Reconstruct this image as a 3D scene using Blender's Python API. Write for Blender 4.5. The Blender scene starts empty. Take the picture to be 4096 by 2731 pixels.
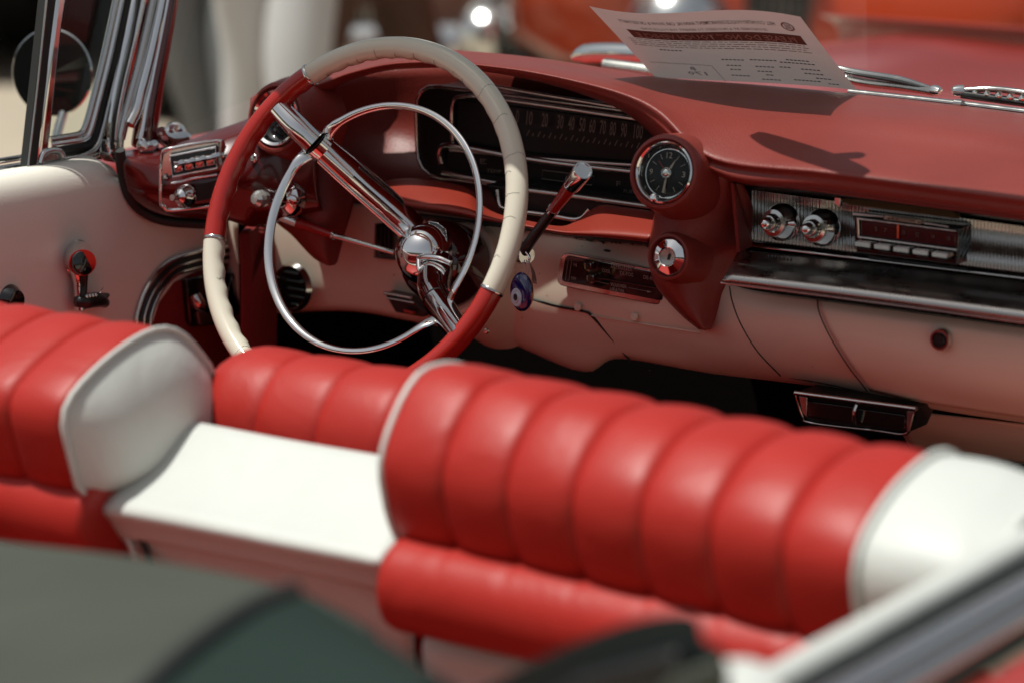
import bpy, bmesh, math, random
from mathutils import Vector, Matrix
R_ = math.radians
random.seed(4)
sc = bpy.context.scene
col = sc.collection

# ---------------------------------------------------------------- camera
W, H, FPX = 4096, 2731, 11946.7
YAW, PITCH, ROLL = R_(35.148), R_(12.663), R_(0.051)
CAM = Vector((1.63825, -2.56156, 1.45499))
Fv = Vector((-math.sin(YAW)*math.cos(PITCH), math.cos(YAW)*math.cos(PITCH), -math.sin(PITCH)))
Rv = Vector((math.cos(YAW), math.sin(YAW), 0)); Uv = Rv.cross(Fv)
Rv, Uv = Rv*math.cos(ROLL)+Uv*math.sin(ROLL), -Rv*math.sin(ROLL)+Uv*math.cos(ROLL)
cd = bpy.data.cameras.new('camera'); cam = bpy.data.objects.new('camera', cd); col.objects.link(cam)
m = Matrix((Rv, Uv, -Fv)).transposed().to_4x4(); m.translation = CAM
cam.matrix_world = m
cd.sensor_width = 36; cd.lens = 105; cd.clip_start = .05; cd.clip_end = 400
cd.dof.use_dof = True; cd.dof.focus_distance = 3.3; cd.dof.aperture_fstop = 3.1; cd.dof.aperture_blades = 9
sc.camera = cam
# ---------------------------------------------------------------- sky, sun, exposure
SUN = Vector((-.23, -.25, 1)).normalized()
w = bpy.data.worlds.new('World'); sc.world = w; w.use_nodes = True
nt = w.node_tree; bg = nt.nodes['Background']
sky = nt.nodes.new('ShaderNodeTexSky'); sky.sky_type = 'NISHITA'; sky.sun_disc = False
sky.sun_elevation = math.asin(SUN.z); sky.sun_rotation = math.atan2(SUN.x, SUN.y)
sky.air_density = 1.0; sky.dust_density = 3.0; sky.ozone_density = 1.0
hs_ = nt.nodes.new('ShaderNodeHueSaturation'); hs_.inputs['Saturation'].default_value = .35
nt.links.new(sky.outputs[0], hs_.inputs['Color']); nt.links.new(hs_.outputs[0], bg.inputs[0]); bg.inputs[1].default_value = .074
sl = bpy.data.lights.new('sun', 'SUN'); sl.energy = 4.3; sl.angle = R_(.5); sl.color = (1, .985, .92)
so = bpy.data.objects.new('sun', sl); col.objects.link(so); so.rotation_euler = (-SUN).to_track_quat('-Z', 'Y').to_euler()
so.location = (0, 0, 20)
sc.view_settings.view_transform = 'Standard'; sc.view_settings.look = 'None'; sc.view_settings.exposure = 0.0; sc.view_settings.gamma = 1
sc.cycles.max_bounces = 8; sc.cycles.transparent_max_bounces = 12
sc.cycles.sample_clamp_indirect = 6; sc.cycles.caustics_reflective = False

# ---------------------------------------------------------------- measuring
def ray(x, y): return Fv + Rv*((x-W/2)/FPX) - Uv*((y-H/2)/FPX)
def at(x, y, ax, v):
    d = ray(x, y); i = 'XYZ'.index(ax); return CAM + d*((v-CAM[i])/d[i])
def V(x, y, Y): return at(x, y, 'Y', Y)
WC = Vector((-.37, 0, .86)); TW = R_(24.8)
Wn = Vector((0, -math.cos(TW), math.sin(TW))); Wa = Vector((1, 0, 0)); Wb = Vector((0, math.sin(TW), math.cos(TW)))
def WP(r, ang, h):                      # point in the steering wheel's own frame
    a = R_(ang); return WC + Wa*(r*math.cos(a)) + Wb*(r*math.sin(a)) + Wn*h
def WX(x, y, h):
    d = ray(x, y); o = WC+Wn*h; return CAM + d*((o-CAM).dot(Wn)/d.dot(Wn))

# ---------------------------------------------------------------- materials
def srgb(r, g, b):
    f = lambda c: (c/255/12.92) if c/255 < .04045 else ((c/255+.055)/1.055)**2.4
    return (f(r), f(g), f(b))
def mat(name, c, rough=.5, metal=0, noise=0, nscale=40, bump=0, bscale=300, coat=0, spec=.5, rnoise=0, crease=0):
    m = bpy.data.materials.new(name); m.use_nodes = True; n = m.node_tree; b = n.nodes['Principled BSDF']
    b.inputs['Base Color'].default_value = (*c, 1); b.inputs['Roughness'].default_value = rough
    b.inputs['Metallic'].default_value = metal; b.inputs['Specular IOR Level'].default_value = spec
    b.inputs['Coat Weight'].default_value = coat; b.inputs['Coat Roughness'].default_value = .08
    tc = n.nodes.new('ShaderNodeTexCoord')
    if noise or rnoise:
        t = n.nodes.new('ShaderNodeTexNoise'); t.inputs['Scale'].default_value = nscale; t.inputs['Detail'].default_value = 6
        n.links.new(tc.outputs['Object'], t.inputs[0])
        if noise:
            mx = n.nodes.new('ShaderNodeMix'); mx.data_type = 'RGBA'
            mx.inputs[6].default_value = (*[v*(1-noise) for v in c], 1); mx.inputs[7].default_value = (*[min(1, v*(1+noise)) for v in c], 1)
            n.links.new(t.outputs[0], mx.inputs[0]); n.links.new(mx.outputs[2], b.inputs['Base Color'])
        if rnoise:
            mr = n.nodes.new('ShaderNodeMapRange'); mr.inputs[1].default_value = .3; mr.inputs[2].default_value = .7
            mr.inputs[3].default_value = max(0, rough-rnoise); mr.inputs[4].default_value = rough+rnoise
            n.links.new(t.outputs[0], mr.inputs[0]); n.links.new(mr.outputs[0], b.inputs['Roughness'])
    if bump:
        t2 = n.nodes.new('ShaderNodeTexNoise'); t2.inputs['Scale'].default_value = bscale; t2.inputs['Detail'].default_value = 4
        n.links.new(tc.outputs['Object'], t2.inputs[0])
        bp = n.nodes.new('ShaderNodeBump'); bp.inputs['Strength'].default_value = bump; bp.inputs['Distance'].default_value = .001
        n.links.new(t2.outputs[0], bp.inputs['Height']); n.links.new(bp.outputs[0], b.inputs['Normal'])
        if crease:
            t3 = n.nodes.new('ShaderNodeTexNoise'); t3.inputs['Scale'].default_value = 9; t3.inputs['Detail'].default_value = 3; t3.inputs['Distortion'].default_value = 1.2
            n.links.new(tc.outputs['Object'], t3.inputs[0]); b3 = n.nodes.new('ShaderNodeBump'); b3.inputs['Strength'].default_value = crease; b3.inputs['Distance'].default_value = .02
            n.links.new(t3.outputs[0], b3.inputs['Height']); n.links.new(b3.outputs[0], bp.inputs['Normal'])
    return m
M = {}
M['seat_red'] = mat('seat_red', (.37, .018, .012), .46, spec=.36, bump=.35, bscale=420, noise=.08, nscale=18, rnoise=.05, crease=.13)
M['seat_white'] = mat('seat_white', (.56, .58, .545), .5, bump=.25, bscale=380, noise=.05, nscale=12, crease=.16)
M['pad_red'] = mat('pad_red', (.215, .030, .022), .43, spec=.45, bump=.5, bscale=420, noise=.20, nscale=7, rnoise=.06)
M['ledge_red'] = mat('ledge_red', (.27, .026, .013), .45, bump=.3, bscale=520, noise=.08, nscale=14)
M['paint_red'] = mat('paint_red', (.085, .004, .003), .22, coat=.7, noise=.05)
M['body_red'] = mat('body_red', (.34, .020, .013), .3, coat=.6, noise=.04)
M['beige'] = mat('beige', (.78, .69, .55), .42, noise=.05, nscale=9, rnoise=.08, bump=.05, bscale=60)
M['door_white'] = mat('door_white', (.86, .82, .72), .5, noise=.03, nscale=9, bump=.2, bscale=400)
M['chrome'] = mat('chrome', (.86, .86, .84), .045, 1, rnoise=.02, nscale=9)
M['chrome_old'] = mat('chrome_old', (.62, .61, .58), .14, 1, rnoise=.08, nscale=60)
M['steel'] = mat('steel', (.50, .49, .46), .30, 1, rnoise=.08, nscale=30)
M['rim_white'] = mat('rim_white', (.68, .64, .52), .16, coat=.4, noise=.04, nscale=20)
M['rim_red'] = mat('rim_red', (.36, .016, .010), .26, coat=.4, noise=.05, nscale=20)
M['maroon'] = mat('maroon', (.035, .004, .004), .08, coat=1)
M['black'] = mat('black', (.012, .012, .012), .35, noise=.2)
M['blackgloss'] = mat('blackgloss', (.008, .009, .009), .08, coat=.6)
M['rubber'] = mat('rubber', (.012, .014, .013), .6, noise=.2)
M['carpet_red'] = mat('carpet_red', (.22, .012, .009), .9, bump=.8, bscale=900, noise=.2, nscale=200)
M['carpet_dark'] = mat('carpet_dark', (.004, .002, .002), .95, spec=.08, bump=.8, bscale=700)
M['chip'] = mat('chip', (.030, .045, .038), .6, noise=.3, nscale=80)
M['print'] = mat('print', (.30, .27, .23), .6)
M['print_dim'] = mat('print_dim', (.17, .15, .12), .6)
M['darkface'] = mat('darkface', (.010, .010, .010), .30, spec=.25)
M['ink'] = mat('ink', (.18, .11, .10), .8)
M['ink_dark'] = mat('ink_dark', (.10, .12, .13), .8)
M['amber'] = mat('amber', (.10, .065, .022), .12, coat=.8)
M['gold'] = mat('gold', (.75, .58, .34), .12, 1)
M['glassblue'] = mat('glassblue', (.010, .013, .11), .08, coat=1)
M['glasspale'] = mat('glasspale', (.50, .64, .74), .15, coat=1)
M['clear'] = mat('clear', (.55, .55, .52), .06, .6, coat=1)
M['needle'] = mat('needle', (.50, .45, .36), .4)
M['needle_red'] = mat('needle_red', (.4, .03, .02), .4)
M['hood_cloth'] = mat('hood_cloth', (.060, .066, .053), .9, spec=.2, noise=.38, nscale=4, bump=.4, bscale=300)
M['top_black'] = mat('top_black', (.007, .014, .013), .6, noise=.3, nscale=8)
M['hood_vinyl'] = mat('hood_vinyl', (.013, .026, .021), .8, spec=.2, noise=.2, nscale=6, bump=.3, bscale=200)
M['concrete'] = mat('concrete', (.40, .34, .26), .9, noise=.12, nscale=1.2, bump=.5, bscale=60)
M['string'] = mat('string', (.5, .5, .47), .7)
M['tassel'] = mat('tassel', (.16, .09, .07), .8)
M['tyre'] = mat('tyre', (.02, .02, .02), .8)
M['skin'] = mat('skin', (.45, .27, .19), .5)
M['hair'] = mat('hair', (.03, .02, .015), .6)
def paper_mat():
    m = bpy.data.materials.new('paper'); m.use_nodes = True; n = m.node_tree; n.nodes.clear()
    o = n.nodes.new('ShaderNodeOutputMaterial'); mx = n.nodes.new('ShaderNodeMixShader'); d = n.nodes.new('ShaderNodeBsdfDiffuse'); t = n.nodes.new('ShaderNodeBsdfTranslucent')
    tc = n.nodes.new('ShaderNodeTexCoord'); nz = n.nodes.new('ShaderNodeTexNoise'); nz.inputs['Scale'].default_value = 30
    cr = n.nodes.new('ShaderNodeMix'); cr.data_type = 'RGBA'; cr.inputs[6].default_value = (.60, .54, .53, 1); cr.inputs[7].default_value = (.66, .59, .58, 1)
    n.links.new(tc.outputs['Object'], nz.inputs[0]); n.links.new(nz.outputs[0], cr.inputs[0])
    n.links.new(cr.outputs[2], d.inputs[0]); n.links.new(cr.outputs[2], t.inputs[0]); mx.inputs[0].default_value = .18
    n.links.new(d.outputs[0], mx.inputs[1]); n.links.new(t.outputs[0], mx.inputs[2]); n.links.new(mx.outputs[0], o.inputs[0]); return m
M['paper'] = paper_mat()
def glass_mat():
    m = bpy.data.materials.new('pane_glass'); m.use_nodes = True; n = m.node_tree; n.nodes.clear()
    o = n.nodes.new('ShaderNodeOutputMaterial'); mx = n.nodes.new('ShaderNodeMixShader'); t = n.nodes.new('ShaderNodeBsdfTransparent'); g = n.nodes.new('ShaderNodeBsdfGlossy')
    t.inputs[0].default_value = (.93, .96, .94, 1); g.inputs['Roughness'].default_value = .02; g.inputs[0].default_value = (1, 1, 1, 1)
    f = n.nodes.new('ShaderNodeFresnel'); f.inputs[0].default_value = 1.22
    n.links.new(f.outputs[0], mx.inputs[0]); n.links.new(t.outputs[0], mx.inputs[1]); n.links.new(g.outputs[0], mx.inputs[2]); n.links.new(mx.outputs[0], o.inputs[0]); return m
M['glass'] = glass_mat()

# ---------------------------------------------------------------- mesh helpers
def link(name, me, mt, parent=None):
    o = bpy.data.objects.new(name, me); col.objects.link(o)
    if mt is not None: me.materials.append(M[mt] if isinstance(mt, str) else mt)
    if parent: o.parent = parent
    return o
def tag(o, label=None, cat=None, group=None, kind=None):
    if label: o['label'] = label
    if cat: o['category'] = cat
    if group: o['group'] = group
    if kind: o['kind'] = kind
    return o
def finish(bm, name, mt, parent=None, angle=40, solid=0, soff=1, bevel=0, label=None):
    bmesh.ops.recalc_face_normals(bm, faces=bm.faces)
    me = bpy.data.meshes.new(name); bm.to_mesh(me); bm.free()
    me.shade_smooth()
    try: me.set_sharp_from_angle(angle=R_(angle))
    except Exception: pass
    o = link(name, me, mt, parent)
    if solid:
        s = o.modifiers.new('solid', 'SOLIDIFY'); s.thickness = solid; s.offset = soff
    if bevel:
        b = o.modifiers.new('bevel', 'BEVEL'); b.width = bevel; b.segments = 2; b.limit_method = 'ANGLE'; b.angle_limit = R_(35)
        b.harden_normals = False
    if label: o['label'] = label
    return o
def crp(p, n, closed=False):             # Catmull-Rom through points, n steps per span
    p = [Vector(q) for q in p]; k = len(p)
    if n <= 1: return p
    if k == 2 and not closed: return [p[0].lerp(p[1], i/n) for i in range(n+1)]
    out = []
    for i in range(k if closed else k-1):
        if closed: a, b, c, d = p[i-1], p[i], p[(i+1) % k], p[(i+2) % k]
        else:
            b, c = p[i], p[i+1]; a = p[i-1] if i else b*2-c; d = p[i+2] if i+2 < k else c*2-b
        for j in range(n):
            t = j/n; out.append(.5*((2*b)+(c-a)*t+(2*a-5*b+4*c-d)*t*t+(3*b-a-3*c+d)*t**3))
    if not closed: out.append(p[-1])
    return out
def grid(bm, rows, closed=False):
    vs = [[bm.verts.new(q) for q in r] for r in rows]
    for i in range(len(vs)-1):
        a, b = vs[i], vs[i+1]; k = len(a)
        for j in range(k if closed else k-1):
            bm.faces.new((a[j], a[(j+1) % k], b[(j+1) % k], b[j]))
    return vs
def resample(p, n):
    L = [0]
    for i in range(1, len(p)): L.append(L[-1]+(p[i]-p[i-1]).length)
    out = []; j = 0
    for i in range(n+1):
        t = L[-1]*i/n
        while j < len(p)-2 and L[j+1] < t: j += 1
        s = (t-L[j])/max(1e-9, L[j+1]-L[j]); out.append(p[j].lerp(p[j+1], min(1, s)))
    return out
def loftpts(rows, nu=40, nv=5):
    R = [resample(crp(r, 8), nu) for r in rows]
    cols = [crp([r[i] for r in R], nv) for i in range(nu+1)]
    return [[c[j] for c in cols] for j in range(len(cols[0]))]
def loft(name, rows, mt, parent=None, nu=40, nv=5, solid=.004, soff=-1, angle=60, fn=None, label=None, flip=False):
    g = loftpts(rows, nu, nv)
    if fn: g = [[fn(p, i, j) for j, p in enumerate(r)] for i, r in enumerate(g)]
    bm = bmesh.new(); grid(bm, g)
    bm.normal_update()
    me = bpy.data.meshes.new(name)
    c = sum((f.normal for f in bm.faces), Vector()); ctr = sum((v.co for v in bm.verts), Vector())/len(bm.verts)
    if (c.dot(CAM-ctr) < 0) != flip: bmesh.ops.reverse_faces(bm, faces=bm.faces)
    bm.to_mesh(me); bm.free(); me.shade_smooth()
    o = link(name, me, mt, parent)
    if solid:
        s = o.modifiers.new('solid', 'SOLIDIFY'); s.thickness = solid; s.offset = soff
    if label: o['label'] = label
    return o
def sweep(bm, path, rad, closed=False, seg=12, up=None, sq=1.0, cap=True, fn=None):
    n = len(path); rows = []; prev = None
    for i, p in enumerate(path):
        a = path[i-1] if (i or closed) else p; b = path[(i+1) % n] if (i < n-1 or closed) else p
        t = (b-a).normalized()
        if up is not None: u = (up - t*up.dot(t)).normalized()
        else:
            if prev is None: prev = t.orthogonal()
            u = (prev - t*prev.dot(t)).normalized(); prev = u
        v = t.cross(u); r = rad[i] if hasattr(rad, '__len__') else rad
        row = []
        for k in range(seg):
            th = 2*math.pi*k/seg; rr = r*(fn(i, th) if fn else 1)
            row.append(p + u*(rr*math.cos(th)*sq) + v*(rr*math.sin(th)))
        rows.append(row)
    if closed: rows.append(rows[0])
    vs = [[bm.verts.new(q) for q in r] for r in (rows[:-1] if closed else rows)]
    if closed: vs.append(vs[0])
    for i in range(len(vs)-1):
        for k in range(seg): bm.faces.new((vs[i][k], vs[i][(k+1) % seg], vs[i+1][(k+1) % seg], vs[i+1][k]))
    if cap and not closed:
        bm.faces.new(vs[0][::-1]); bm.faces.new(vs[-1])
def tube(name, path, rad, mt, parent=None, **k):
    lab = k.pop('label', None); n = k.pop('n', 6); ang = k.pop('angle', 50)
    path = crp(path, n, k.get('closed', False)) if n > 1 else [Vector(p) for p in path]
    if hasattr(rad, '__len__'):
        m_ = len(rad); rad = [rad[min(m_-2, int(i/(len(path)-1)*(m_-1)))]*(1-((i/(len(path)-1)*(m_-1))-min(m_-2, int(i/(len(path)-1)*(m_-1)))))+rad[min(m_-2, int(i/(len(path)-1)*(m_-1)))+1]*((i/(len(path)-1)*(m_-1))-min(m_-2, int(i/(len(path)-1)*(m_-1)))) for i in range(len(path))]
    bm = bmesh.new(); sweep(bm, path, rad, **k)
    return finish(bm, name, mt, parent, ang, label=lab)
def lathe_bm(bm, prof, c, ax, seg=40, flute=None):
    ax = Vector(ax).normalized(); u = ax.orthogonal().normalized()
    if abs(ax.z) < .9: u = (Vector((0, 0, 1)) - ax*ax.z).normalized()
    v = ax.cross(u); c = Vector(c); rows = []
    for r, h in prof:
        rows.append([c + ax*h + (u*math.cos(2*math.pi*k/seg)+v*math.sin(2*math.pi*k/seg))*max(r, 1e-5)*(flute(k, r, h) if flute else 1) for k in range(seg)])
    grid(bm, rows, True)
    bmesh.ops.remove_doubles(bm, verts=bm.verts, dist=2e-5)
def lathe(name, prof, c, ax, mt, parent=None, seg=40, angle=35, flute=None, label=None):
    bm = bmesh.new(); lathe_bm(bm, prof, c, ax, seg, flute)
    return finish(bm, name, mt, parent, angle, label=label)
def slab(name, pts, depth, dirv, mt, parent=None, bevel=.001, label=None, n=1, angle=35):
    """closed outline pts (front), pushed back along dirv by depth"""
    pts = crp(pts, n, True) if n > 1 else [Vector(p) for p in pts]
    bm = bmesh.new(); a = [bm.verts.new(p) for p in pts]; d = Vector(dirv).normalized()*depth
    b = [bm.verts.new(p+d) for p in pts]; k = len(a)
    bm.faces.new(a); bm.faces.new(b[::-1])
    for i in range(k): bm.faces.new((a[i], b[i], b[(i+1) % k], a[(i+1) % k]))
    return finish(bm, name, mt, parent, angle, bevel=bevel, label=label)
def box(name, c, s, mt, parent=None, rz=0, bevel=.01, label=None, rx=0, ry=0):
    bm = bmesh.new(); bmesh.ops.create_cube(bm, size=1)
    mt_ = Matrix.Translation(Vector(c)) @ Matrix.Rotation(rz, 4, 'Z') @ Matrix.Rotation(ry, 4, 'Y') @ Matrix.Rotation(rx, 4, 'X') @ Matrix.Diagonal((*s, 1))
    bmesh.ops.transform(bm, matrix=mt_, verts=bm.verts)
    return finish(bm, name, mt, parent, 35, bevel=bevel, label=label)
BACK = Vector((0, 1, 0))
def quad(x0, y0, x1, y1, x2, y2, x3, y3, Y): return [V(x0, y0, Y), V(x1, y1, Y), V(x2, y2, Y), V(x3, y3, Y)]
def text(s, p0, p1, upv, height, mt, parent, lift=.0006, ext=.0002, mirror=False, name='lettering', fit=True, bold=0, nrm=None, label=None):
    cu = bpy.data.curves.new('t', 'FONT'); cu.body = s; cu.size = 1; cu.extrude = 0; cu.offset = bold; cu.resolution_u = 2
    to = bpy.data.objects.new('t', cu); col.objects.link(to); bpy.context.view_layer.update()
    me = bpy.data.meshes.new_from_object(to.evaluated_get(bpy.context.evaluated_depsgraph_get()))
    bpy.data.objects.remove(to); bpy.data.curves.remove(cu)
    xs = [v.co.x for v in me.vertices]; ys = [v.co.y for v in me.vertices]
    x0, x1, y0, y1 = min(xs), max(xs), min(0, min(ys)), max(ys)
    p0 = Vector(p0); p1 = Vector(p1); ux = (p1-p0); L = ux.length; ux = ux/L
    upv = Vector(upv); sh = upv/upv.length
    nz = ux.cross(sh).normalized()
    if nz.dot(CAM-p0) < 0: nz = -nz
    for v in me.vertices:
        a = (v.co.x-x0)/(x1-x0); b = (v.co.y-y0)/(y1-y0)
        if mirror: a = 1-a
        v.co = p0 + ux*(a*L) + sh*(b*height) + nz*lift
    me.name = name; me.materials.clear()
    o = link(name, me, mt, parent)
    if label: o['label'] = label
    return o

# ================================================================ the convertible
car = bpy.data.objects.new('convertible_car', None); col.objects.link(car)
tag(car, 'red and white open classic convertible seen from behind its front seats', 'car')

# ---- dashboard pad: red vinyl top that rolls over a lip and runs under
back = [(1000,395,.155),(1110,322,.18),(1240,288,.23),(1400,245,.27),(1560,213,.29),(1750,202,.30),(1850,203,.31),(2100,226,.33),(2350,262,.35),(2530,290,.37),(2668,314,.39),(3000,338,.40),(3421,376,.405),(3800,418,.41),(4096,455,.41),(4700,535,.41),(5300,620,.40)]
mid = [(1000,402,.14),(1112,334,.16),(1240,300,.20),(1400,260,.225),(1560,226,.235),(1750,215,.24),(1850,217,.24),(2100,240,.25),(2350,285,.26),(2530,325,.26),(2668,362,.26),(3000,410,.275),(3421,455,.255),(3800,500,.25),(4096,540,.25),(4700,622,.25),(5300,705,.24)]
mid2 = [(1000,412,.125),(1114,346,.14),(1240,318,.165),(1400,277,.185),(1560,242,.19),(1750,232,.19),(1850,236,.185),(2100,260,.18),(2350,308,.18),(2530,360,.18),(2668,412,.18),(3000,500,.185),(3421,560,.185),(3800,608,.185),(4096,648,.185),(4700,732,.185),(5300,815,.18)]
crest = [(1000,424,.115),(1116,358,.122),(1262,333,.14),(1400,287,.15),(1560,252,.15),(1750,243,.15),(1850,249,.148),(2080,275,.146),(2300,318,.145),(2500,372,.142),(2640,440,.135),(2860,617,.115),(3300,668,.11),(3700,722,.11),(4096,777,.11),(4700,860,.11),(5300,945,.11)]
lip = [(1002,436,.112),(1118,370,.118),(1268,352,.138),(1400,305,.15),(1560,268,.15),(1750,258,.15),(1850,264,.148),(2080,293,.146),(2290,336,.145),(2480,392,.142),(2610,462,.135),(2862,655,.115),(3300,712,.105),(3700,768,.105),(4096,822,.105),(4700,905,.105),(5300,990,.105)]
under = [(1004,448,.118),(1120,384,.122),(1290,374,.15),(1400,322,.17),(1560,282,.17),(1750,272,.17),(1850,277,.168),(2080,306,.166),(2280,352,.165),(2460,412,.16),(2590,480,.15),(2880,707,.12),(3300,765,.118),(3700,820,.118),(4096,873,.118),(4700,955,.118),(5300,1040,.118)]
inner = [((x-60, y-6, Y+.10) if x > 1350 else (x+14, y+14, Y+.03)) for x, y, Y in under]
rows = [[V(*p) for p in r] for r in (back, mid, mid2, crest, lip, under, inner)]
loft('dashboard_pad', rows, 'pad_red', car, nu=150, nv=7, solid=.004)
# piping bead under the right lip
tube('lip_trim', [V(2946,721,.116), V(3300,766,.116), V(3700,821,.116), V(4096,875,.116), V(4700,957,.116)], .0016, 'pad_red', car, n=8)

# ---- binnacle wall behind the wheel
loft('binnacle_wall', [[V(1215,330,.15),V(1300,330,.24),V(1600,262,.33),V(2100,270,.33),V(2700,470,.33)],
                       [V(1230,520,.16),V(1330,520,.25),V(1600,520,.33),V(2100,560,.33),V(2700,640,.33)],
                       [V(1200,800,.17),V(1330,780,.24),V(1600,745,.28),V(2100,800,.28),V(2700,860,.28)],
                       [V(1180,950,.17),V(1330,950,.24),V(1600,950,.28),V(2100,950,.28),V(2700,960,.28)]], 'pad_red', car, nu=40, nv=5)

# ---- instrument cluster
YC = .27
def rr(x0, y0, x1, y1, x2, y2, x3, y3, Y, k=.08):
    P = quad(x0, y0, x1, y1, x2, y2, x3, y3, Y); out = []
    for i in range(4):
        a, b, c = P[i-1], P[i], P[(i+1) % 4]
        l = min((a-b).length, (c-b).length)*k*2
        u = (a-b).normalized()*l; v = (c-b).normalized()*l
        for t in (0, .25, .5, .75, 1): out.append((b+u)*(1-t)**2 + b*2*t*(1-t) + (b+v)*t*t)
    return out
clus = slab('instrument_cluster', rr(1662,335, 2760,478, 2740,840, 1668,700, YC, .16), .05, BACK, 'black', car, bevel=.002)
def frame_tube(name, pts, r, mt, par, n=1, **k): return tube(name, pts, r, mt, par, closed=True, n=n, seg=8, **k)
frame_tube('bezel', rr(1662,335, 2760,478, 2740,840, 1668,700, YC-.002, .16), .0022, 'chrome_old', clus)
slab('speedometer_glass', rr(1815,397, 2740,512, 2740,668, 1820,585, YC-.004, .07), .006, BACK, 'darkface', clus, bevel=.001)
tube('trim_bar', [V(1812,585,YC-.008),V(1806,500,YC-.01),V(1812,415,YC-.01),V(1850,388,YC-.012),V(2000,398,YC-.014),V(2700,500,YC-.014)], .0026, 'chrome_old', clus, n=8, sq=1)
tube('trim_bar', [V(1835,322,YC-.012),V(2200,385,YC-.014),V(2700,468,YC-.014)], .0022, 'chrome_old', clus, n=4)
tube('trim_bar', [V(1800,600,YC-.012),V(2200,638,YC-.014),V(2700,672,YC-.014)], .0022, 'chrome_old', clus, n=4)
tube('trim_bar', [V(1765,655,YC-.01),V(1757,615,YC-.012),V(1775,584,YC-.014),V(1850,590,YC-.016),V(2200,650,YC-.016),V(2700,706,YC-.016)], .0035, 'chrome_old', clus, n=8)
slab('gauge_glass', rr(1772,600, 2700,722, 2700,800, 1780,676, YC-.004, .12), .006, BACK, 'darkface', clus, bevel=.001)
tube('trim_bar', [V(1770,690,YC-.01),V(2000,736,YC-.012),V(2300,786,YC-.012),V(2700,830,YC-.012)], .003, 'chrome_old', clus, n=4)
low = slab('lower_panel', quad(1940,738, 2620,815, 2560,905, 2010,860, .215), .03, BACK, 'darkface', clus, bevel=.002)
tube('trim_bar', [V(1990,760,.212),V(1998,815,.21),V(2030,838,.208),V(2200,862,.208),V(2310,878,.208),V(2360,838,.208)], .003, 'chrome_old', clus, n=6)
tube('trim_bar', [V(2030,752,.212),V(2300,786,.212),V(2600,828,.212)], .003, 'steel', clus, n=4)
# numerals of the speedometer
xs = [2068,2117,2178,2240,2284,2328,2368,2410,2450,2494,2552,2630]
for s_, x in zip(['0','10','20','30','40','50','60','70','80','90','100','110'], xs):
    y = 500 + (x-2117)*.128; wd = 6*len(s_)
    text(s_, V(x-wd, y, YC-.0105), V(x+wd, y+3, YC-.0105), (.10, 0, 1), .0165, 'print_dim', clus, bold=.01)
bm = bmesh.new()
for i in range(24):
    x = 2105+i*22; y = 545+(x-2117)*.115; L = 22 if i % 2 == 0 else 12
    q = [V(x, y, YC-.0105), V(x+4, y, YC-.0105), V(x+4+L*.5, y-L, YC-.0105), V(x+L*.5, y-L, YC-.0105)]
    bm.faces.new([bm.verts.new(p) for p in q])
finish(bm, 'dial_marks', 'print_dim', clus)
text('OLDER', V(2190,702,YC-.011), V(2262,710,YC-.011), (0,0,1), .0045, 'print_dim', clus) if False else None
frame_tube('index_frame', quad(2170,682,2375,706,2368,742,2166,716,YC-.011), .0006, 'print_dim', clus)
for s_, x, y, wd, h in (('E',1930,655,8,.006),('C',1940,655,6,.006),('TEMP',1978,690,30,.004),('F',2475,745,8,.006),('FUEL',2520,772,24,.004)):
    text(s_, V(x-wd, y, YC-.0105), V(x+wd, y+4, YC-.0105), (0,0,1), h, 'print_dim', clus)

# ---- red padded ledge under the cluster
r0 = [(1490,772,.17),(1535,727,.20),(1650,714,.205),(1780,728,.205),(1880,757,.20),(1925,818,.19),(2000,858,.18),(2120,885,.18),(2250,905,.18),(2320,872,.195),(2400,821,.205),(2500,830,.205),(2630,846,.205)]
r1 = [(1500,785,.155),(1545,760,.17),(1655,758,.17),(1775,772,.17),(1870,806,.165),(1925,848,.16),(2000,876,.155),(2120,900,.155),(2250,918,.155),(2320,905,.16),(2400,880,.165),(2500,885,.165),(2622,898,.165)]
r2 = [(1520,800,.14),(1560,796,.14),(1655,808,.14),(1775,826,.138),(1870,845,.138),(1925,862,.138),(2000,880,.138),(2120,903,.138),(2250,924,.138),(2320,926,.138),(2400,926,.138),(2500,932,.138),(2605,942,.138)]
r3 = [(1535,815,.145),(1570,818,.145),(1655,832,.143),(1775,850,.142),(1870,868,.142),(1925,880,.142),(2000,892,.142),(2120,915,.142),(2250,938,.142),(2320,944,.142),(2400,949,.142),(2500,959,.142),(2592,970,.142)]
r4 = [(x+22, y-2, Y+.04) for x, y, Y in r3]
loft('padded_ledge', [[V(*p) for p in r] for r in (r0, r1, r2, r3, r4)], 'ledge_red', car, nu=90, nv=6, solid=.003)

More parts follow.
